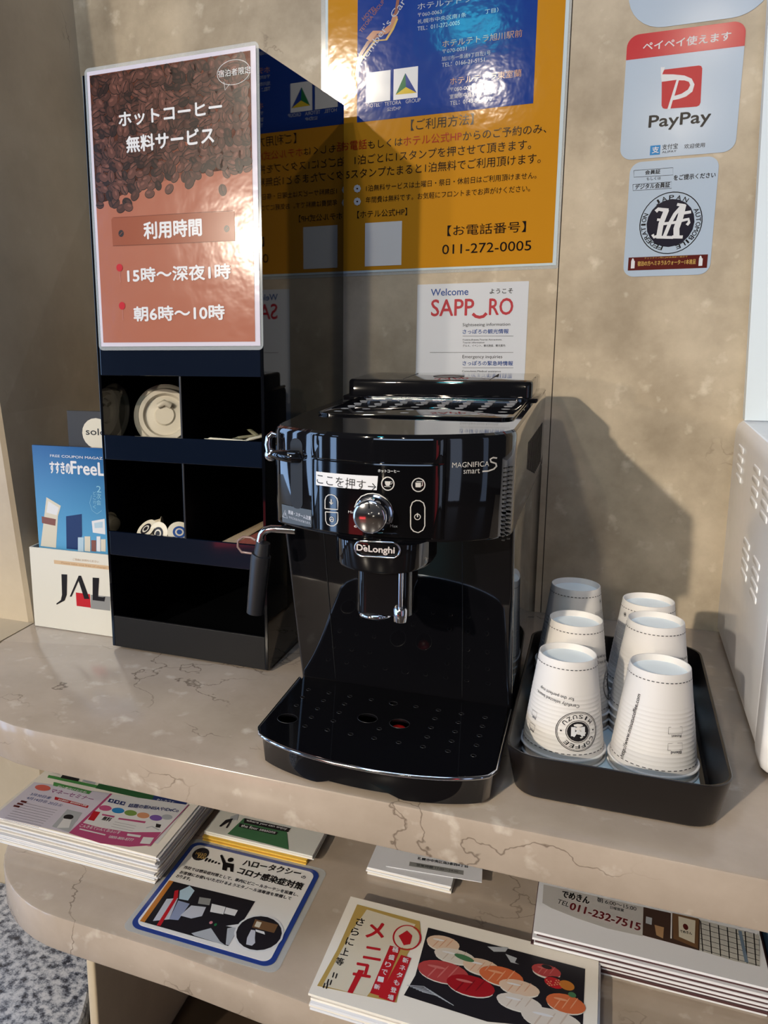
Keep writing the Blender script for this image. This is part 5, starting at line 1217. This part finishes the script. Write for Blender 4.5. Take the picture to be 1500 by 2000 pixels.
def cup_mesh():
    bm = bmesh.new(); prof = []
    # inverted cup: mouth at z=0, base at z=H ; rolled lip
    for k in range(9):
        a = -PI / 2 + 1.5 * PI * k / 8 ; prof.append((0.0384 + 0.0012 * math.cos(a), 0.0013 + 0.0012 * math.sin(a)))
    z = 0.005; i = 0
    while z < 0.062:
        amp = 0.00022 if z < 0.058 else 0.0001
        prof.append((cup_r(z) - amp, z)); prof.append((cup_r(z + .0012) + amp, z + 0.0012)); prof.append((cup_r(z + .0024) + amp, z + 0.0024)); z += 0.0040
    prof += [(cup_r(0.068), 0.068), (cup_r(0.085), 0.085), (cup_r(H - .001), H - 0.001), (cup_r(H) - 0.0002, H), (cup_r(H) - 0.0010, H), (cup_r(H) - 0.0014, H - 0.0012)]
    nA = len(prof)
    prof += [(0.0232, H - 0.0062), (0.0, H - 0.0060)]
    lathe(bm, prof, 64)
    # inner wall
    lathe(bm, [(0.0372, 0.0013), (cup_r(0.01) - 0.0008, 0.008), (0.0246, H - 0.0075), (0, H - 0.0075)], 48)
    me = bpy.data.meshes.new('cup'); 
    bm.normal_update(); bm.to_mesh(me); bm.free(); return me
cup_me = cup_mesh(); cup_me.materials.append(CUPW); cup_me.polygons.foreach_set('use_smooth', [True] * len(cup_me.polygons)); cup_me.set_sharp_from_angle(angle=math.radians(55))
bm = bmesh.new(); lathe(bm, [(0, H - 0.0058), (0.0236, H - 0.0058), (0.0236, H - 0.0061), (0, H - 0.0061)], 48); base_me = bpy.data.meshes.new('base'); bm.to_mesh(base_me); bm.free(); base_me.materials.append(CUP_IN)
def cup_fn(a0):
    def f(u, v, d):   # u metres around (right positive seen from outside), v height in cup (0 mouth)
        r = cup_r(v) + 0.0005 + d; a = a0 + u / 0.032
        return Vector((r * math.cos(a), r * math.sin(a), v))
    return f
def stitch(zz):
    L_ = []
    if 1:
        n = 44
        for k in range(n):
            u0 = -PI * 0.032 + 2 * PI * 0.032 * k / n; L_.append(('p', [(u0, zz), (u0 + 0.0027, zz), (u0 + 0.0027, zz + 0.0007), (u0, zz + 0.0007)], 'ink', 0))
    return L_
st_mes = []
for zz in (0.0865, 0.0065):
    q_ = art('stitch_print', stitch(zz), cup_fn(0), None, 0.6); st_mes.append(q_.data); bpy.data.objects.remove(q_)
def flip(L_, cu_, cv_): # rotate artwork 180 degrees about (cu,cv)
    o_ = []
    for q in L_:
        if q[0] == 't': o_.append(('t', q[1], 2 * cu_ - q[2], 2 * cv_ - q[3], q[4], q[5], q[6] + 180) + q[7:])
        elif q[0] in ('p', 'l'): o_.append((q[0], [(2 * cu_ - x, 2 * cv_ - y) for x, y in q[1]]) + tuple(q[2:]))
        else: o_.append((q[0], 2 * cu_ - q[1], 2 * cv_ - q[2]) + tuple(q[3:]))
    return o_
def logo(cu_, cv_):
    R_ = 0.0190; L_ = [('o', cu_, cv_, R_, R_, 0.0006, 0, 'ink', 1), ('o', cu_, cv_, R_ - 0.0012, R_ - 0.0012, 0.0004, 0, 'ink', 1), ('o', cu_, cv_, R_ * .56, R_ * .56, 0.0005, 0, 'ink', 1), ('e', cu_, cv_, R_ * .50, R_ * .50, 0, 'ink', 1)]
    L_ += [('l', [(cu_ - .0044, cv_ - .0044), (cu_ - .0044, cv_ + .0044)], .0034, 'white', 2), ('l', [(cu_ + .0044, cv_ - .0044), (cu_ + .0044, cv_ + .0044)], .0034, 'white', 2), ('l', [(cu_ - .0044, cv_ + .0044), (cu_, cv_ - .0010), (cu_ + .0044, cv_ + .0044)], .0026, 'white', 2),
           ('l', [(cu_ - .0054, cv_ - .0036), (cu_ - .0016, cv_ - .0036)], .001, 'white', 2), ('l', [(cu_ + .0016, cv_ - .0036), (cu_ + .0054, cv_ - .0036)], .001, 'white', 2)]
    L_ += ring_text('COFFEE', -8, 100, R_ * .66, R_ * .19, R_ * .19, (cu_, cv_), 'ink', None, None)
    for i, ch in enumerate('MISUZU'):   # lower half, reading left to right
        a = 232 - 21.5 * i; th = math.radians(90 - a); upv = Vector((-math.cos(th), -math.sin(th))); rt = Vector((upv.y, -upv.x)); k_ = .4 if ch == 'I' else 1
        p_ = Vector((cu_, cv_)) - upv * R_ * .85 - rt * R_ * .095 * k_
        L_.append(('t', ch, p_.x, p_.y, R_ * .19 * k_, R_ * .19, math.degrees(math.atan2(rt.y, rt.x)), 'ink', 1, 2))
    L_ += [('e', cu_ - R_ * .76, cv_, .0008, .0008, 0, 'ink', 2), ('e', cu_ + R_ * .76, cv_, .0008, .0008, 0, 'ink', 2)]
    return L_
def cup_print_a():
    L_ = logo(0, 0.0) + [('t', 'Carefully selected beans,', -.0010, -.0265, .044, .0042, -7, 'ink', 0, 1), ('t', 'for the perfect cup', .0040, -.0330, .035, .0042, -7, 'ink', 0, 1)]
    L_ = flip(L_, 0, 0); o_ = []
    for q in L_:
        if q[0] == 't': o_.append(q[:2] + (q[2] + .0125, q[3] + .029) + q[4:])
        elif q[0] in ('p', 'l'): o_.append((q[0], [(x + .0125, y + .029) for x, y in q[1]]) + tuple(q[2:]))
        else: o_.append((q[0], q[1] + .0125, q[2] + .029) + tuple(q[3:]))
    for y in (.033, .020): o_ += [('l', [(-.033, y), (-.026, y), (-.026, y + .005), (-.033, y + .005), (-.033, y)], .0003, 'ink', 1), ('t', 'Roast' if y > .03 else 'Blend', -.0265, y - .0005, .005, .002, 180, 'ink', 1, 1)]
    return o_
def cup_print_b():
    o_ = [('t', 'http://www.misuzucoffee.com', -.0215, .008, .064, .0048, 84, 'ink', 1, 1)]
    for y, w in ((.041, 'Roast'), (.026, 'Blend')):
        o_ += [('l', [(.011, y), (.0235, y), (.0235, y + .0062), (.011, y + .0062), (.011, y)], .0003, 'ink', 1), ('t', w, .0225, y - .0008, .009, .0026, 180, 'ink', 1, 1)]
    return o_
def cup_print_c():
    o_ = [('o', .0, .080, .0022, .0022, .0004, 0, 'ink', 1), ('e', .0, .080, .001, .001, 0, 'ink', 1)]
    for k in range(11): o_.append(('t', 'Hot beverage, handle with care. Enjoy your coffee', -.011 + .0022 * k, .020, .050, .0015, 90, 'ink', 0, 1))
    return o_
cups = [(0.1052, -0.4200, 2, 'front left', 'a'), (0.1095, -0.3430, 3, 'middle left', 'c2'), (0.1056, -0.2500, 4, 'back left', 'c3'),
        (0.1848, -0.4210, 2, 'front right', 'b'), (0.1835, -0.3430, 4, 'middle right', 'd'), (0.1802, -0.2560, 3, 'back right', 'c')]
PM = {}
VIEW = math.atan2(-1.262 + 0.35, 0.124 - 0.145)
for x, y, n, nm, pk in cups:
    for k in range(n):
        top = k == n - 1
        if top:
            lb = {'a': 'upturned white paper cup with round coffee emblem, top of the front left stack', 'b': 'upturned white paper cup with web address up its side, top of the front right stack', 'c2': 'upturned paper cup topping the stack between emblem cup and back left stack',
                  'c3': 'upturned paper cup on top of the stack in the back left corner of the tray', 'd': 'upturned paper cup on top of the right column\'s middle stack', 'c': 'upturned paper cup with dense small print, top of the back right stack'}[pk]
        else:
            lb = 'paper cup showing only its rim in the %s stack, %s' % (nm, 'lowest of the stack' if k == 0 else ('second from the bottom' if k == 1 else 'third from the bottom'))
        t = thing('paper_cup', lb, 'cup', (x, y, 0.0050 + 0.008 * k), (0, 0, 0), 'upturned paper cups on the tray')
        a = bpy.data.objects.new('cup_wall', cup_me); COL.objects.link(a); a.parent = t
        if top:
            a = bpy.data.objects.new('cup_base', base_me); COL.objects.link(a); a.parent = t
            for sm_ in st_mes: a = bpy.data.objects.new('stitch_print', sm_); COL.objects.link(a); a.parent = t
            va = math.atan2(-1.262 - y, 0.124 - x)
            if pk == 'a': art('logo_print', cup_print_a(), cup_fn(va), t, 0.6, lift=0.00005)
            if pk == 'b': art('address_print', cup_print_b(), cup_fn(va), t, 0.6, lift=0.00005)
            if pk == 'c': art('small_print', cup_print_c(), cup_fn(va - 0.9), t, 0.6, lift=0.00005)
            if pk == 'c2': art('logo_print', cup_print_a(), cup_fn(va + 1.25), t, 0.6, lift=0.00005)
            if pk == 'c3': art('small_print', cup_print_c(), cup_fn(va + 1.2), t, 0.6, lift=0.00005)
            if pk == 'd': art('logo_print', cup_print_a(), cup_fn(va + 1.45), t, 0.6, lift=0.00005)

# ================================================================ WHITE APPLIANCE AT RIGHT
wa = thing('white_appliance', 'glossy white countertop appliance with slotted side at the right edge', 'appliance', (0, 0, 0)); rebase(wa, 0.45, -0.2, 0)
bm = bmesh.new(); lo = []
for i, z in ((0.006, 0.004), (0.0012, 0.012), (0.0, 0.03), (0.0, 0.272), (0.003, 0.281), (0.010, 0.2865)):
    lo.append([(x, y, z) for x, y in rrect(0.2765 + i * .6, 0.60, -0.3600, -0.0100 - i, 0.010, 5)])
stack_loops(bm, lo)
fin('housing', bm, WHITE_PL, wa, 40)
bm = bmesh.new(); lo = []
for i, z in ((0.008, 0.006), (0.002, 0.010), (0.0, 0.018), (0.0, 0.272), (0.003, 0.281), (0.010, 0.2865)):
    lo.append([(x, y, z) for x, y in rrect(0.2745 + i * .6, 0.61, -0.4060 + i * .4, -0.3605, 0.008, 5)])
stack_loops(bm, lo)
fin('door', bm, WHITE_PL, wa, 40)
bm = bmesh.new()
for (yc, zt) in ((-0.084, 0.2620), (-0.211, 0.2590), (-0.279, 0.2590), (-0.194, 0.1735), (-0.266, 0.1720)):
    bm = bmesh.new()
    for k in range(4):
        z = zt - 0.0118 * k - 0.003
        stack_loops(bm, [[(x_, y, zz) for y, zz in rrect(yc - 0.0205 + i, yc + 0.0205 - i, z - 0.0037 + i, z + 0.0037 - i, 0.0030 - i, 4)] for x_, i in ((0.2764, 0), (0.2757, 0.0003), (0.2752, 0.0012))])
    fin('side_vent', bm, mat('vent_white', rgb(250, 250, 252), 0.25), wa, 30)
for x in (0.30, 0.57):
    for y in (-0.34, -0.04):
        bm = bmesh.new(); lathe(bm, [(0, 0.0002), (0.01, 0.0002), (0.01, 0.006), (0, 0.006)], 16, x, y); fin('foot', bm, BLK_MAT, wa, 40)
bm = bmesh.new()
lo = [[(0.2838 - 0.0340 * (z - .2875), -0.030, z), (0.60, -0.030, z), (0.60, -0.012, z), (0.2838 - 0.0340 * (z - .2875), -0.012, z)] for z in (0.2868, 0.60, 0.95)]
stack_loops(bm, lo); o = fin('white_board', bm, mat('panel_white', rgb(214, 224, 230), 0.35), None, 30); tag(o, 'tall pale white board standing on the white appliance against the wall', 'board'); rebase(o, 0.44, -0.02, 0.287)

# ================================================================ PAPERS ON THE LOWER SHELF
def flat(z): return lambda x, y, d: Vector((x, y, z + d))
def sheet_stack(name, label, cat, x0, x1, y0, y1, z0, z1, n, m, jit=0.002, seed=1, extra=None, grp=None, curl=0.0):
    rr_ = random.Random(seed); root = thing(name, label, cat, (0, 0, 0), group=grp); rebase(root, (x0 + x1) / 2, (y0 + y1) / 2, z0)
    bm = bmesh.new(); h = (z1 - z0) / n
    for k in range(n):
        if k == n - 1: jx = jy = 0
        else: jx, jy = rr_.uniform(-jit, jit), rr_.uniform(-jit, jit)
        box(bm, x0 + jx, x1 + jx, y0 + jy, y1 + jy, z0 + h * k + h * .04, z0 + h * (k + 1) - h * .04, 0, 1, mi=(k % 2 if isinstance(m, list) else 0))
    fin('sheets', bm, m, root)
    return root
nwp = sheet_stack('newspaper_pile', 'thick pile of white advertising newspapers at the left end of the lower shelf', 'newspapers', -0.5400, -0.3110, -0.5000, -0.1600, -0.1998, -0.1664, 20, [PAPER, PAPER_EDGE], 0.0035, 4)
art('front_page', ART['newspaper'], flat(-0.1663), nwp, 0.5)
# card
tx_ = thing('taxi_notice', 'laminated blue framed infection control notice lying on the lower shelf', 'notice', (0, 0, 0)); rebase(tx_, -0.226, -0.495, -0.2)
def hpl(name, x0, x1, y0, y1, z0, z1, r, m, root):
    bm = bmesh.new(); p_ = rrect(x0, x1, y0, y1, r); stack_loops(bm, [[(x, y, z0) for x, y in p_], [(x, y, z1) for x, y in p_]]); return fin(name, bm, m, root)
hpl('laminate_sheet', -0.3115, -0.1375, -0.5800, -0.4080, -0.1998, -0.1994, 0.010, LAM, tx_)
hpl('blue_border', -0.3060, -0.1440, -0.5745, -0.4135, -0.19935, -0.1990, 0.012, mat('card_blue', rgb(34, 58, 128), 0.2), tx_)
hpl('white_card', -0.3008, -0.1492, -0.5690, -0.4190, -0.19895, -0.1986, 0.009, mat('card_white', rgb(216, 214, 212), 0.2), tx_)
art('card_print', ART['taxi'], flat(-0.1985), tx_, 0.25)
fsr = sheet_stack('leaflet_pile', 'small pile of green and white season leaflets behind the taxi notice', 'leaflets', -0.2960, -0.1575, -0.4045, -0.2200, -0.1944, -0.1882, 3, [mat('leaf_grey', rgb(206, 206, 200), 0.4), PAPER_EDGE], 0.002, 6)
art('leaflet_print', ART['leaflet'], flat(-0.1881), fsr, 0.4)
o = sheet_stack('coloured_leaflet_pile', 'yellow, orange and lilac leaflets under the green season leaflets', 'leaflets', -0.2970, -0.1640, -0.4075, -0.2300, -0.1998, -0.1946, 3, [mat('leaf_yellow', rgb(220, 180, 70), 0.5), mat('leaf_orange', rgb(206, 150, 110), 0.5)], 0.003, 9)
mp_ = sheet_stack('flyer_pile', 'white flyers half hidden under the counter in the middle of the lower shelf', 'flyers', -0.0940, 0.0000, -0.3980, -0.2200, -0.1998, -0.1902, 5, [PAPER, PAPER_EDGE], 0.0015, 12)
tf = thing('loose_flyer', 'single white flyer with red and black print lying askew on the middle flyer pile', 'flyer', (-0.028, -0.300, -0.1901), (0, 0, 0.10))
bm = bmesh.new(); box(bm, -0.055, 0.050, -0.085, 0.085, 0, 0.0008); fin('sheet', bm, PAPER, tf)
art('flyer_print', [('p', [(-.03, -.078), (.03, -.078), (.03, -.070), (-.03, -.070)], 'grey', 1), ('t', '札幌市中央区南3条西4丁目', -.022, -.064, .056, .0055, 0, 'ink', 1, 1), ('t', '営業時間 17:00〜24:00', -.022, -.076, .046, .0045, 0, 'ink', 0, 2), ('p', [(-.035, -.052), (-.012, -.052), (-.012, -.046), (-.035, -.046)], 'red2', 1)], lambda x, y, d: Vector((x, y, 0.0009 + d)), tf, 0.5)
sur = sheet_stack('sushi_menu_pile', 'pile of sushi menu flyers with red lettering at the front of the lower shelf', 'menus', -0.0960, 0.1500, -0.6060, -0.4610, -0.1998, -0.1848, 6, [PAPER, PAPER_EDGE], 0.0025, 15)
def clipart(items, yv):
    return items
art('menu_print', ART['sushi'], flat(-0.1847), sur, 0.35)
ter = sheet_stack('restaurant_leaflet_pile', 'tall pile of folded restaurant leaflets with map and phone number under the counter at right', 'leaflets', 0.0905, 0.2925, -0.4640, -0.2900, -0.1998, -0.1698, 11, [PAPER, mat('leaf_maroon', rgb(70, 42, 44), 0.5)], 0.0025, 21)
art('leaflet_print', ART['menu'], flat(-0.1697), ter, 0.4)
bm = bmesh.new(); box(bm, 0.2980, 0.42, -0.4300, -0.28, -0.1998, -0.180, 0, 1); o = fin('blue_leaflet_pile', bm, mat('leaf_blue', rgb(66, 98, 128), 0.4), None); tag(o, 'blue leaflets on the lower shelf at the right edge beside the restaurant leaflets', 'leaflets'); rebase(o, 0.36, -0.35, -0.2)

# ================================================================ origins to each thing's base
bpy.context.view_layer.update()
for o, b in REBASE:
    M_ = Matrix.Translation(Vector(b)).inverted(); stackl = [o]
    while stackl:
        q = stackl.pop()
        if q.type == 'MESH': q.data.transform(M_)
        stackl += list(q.children)
    o.location = b
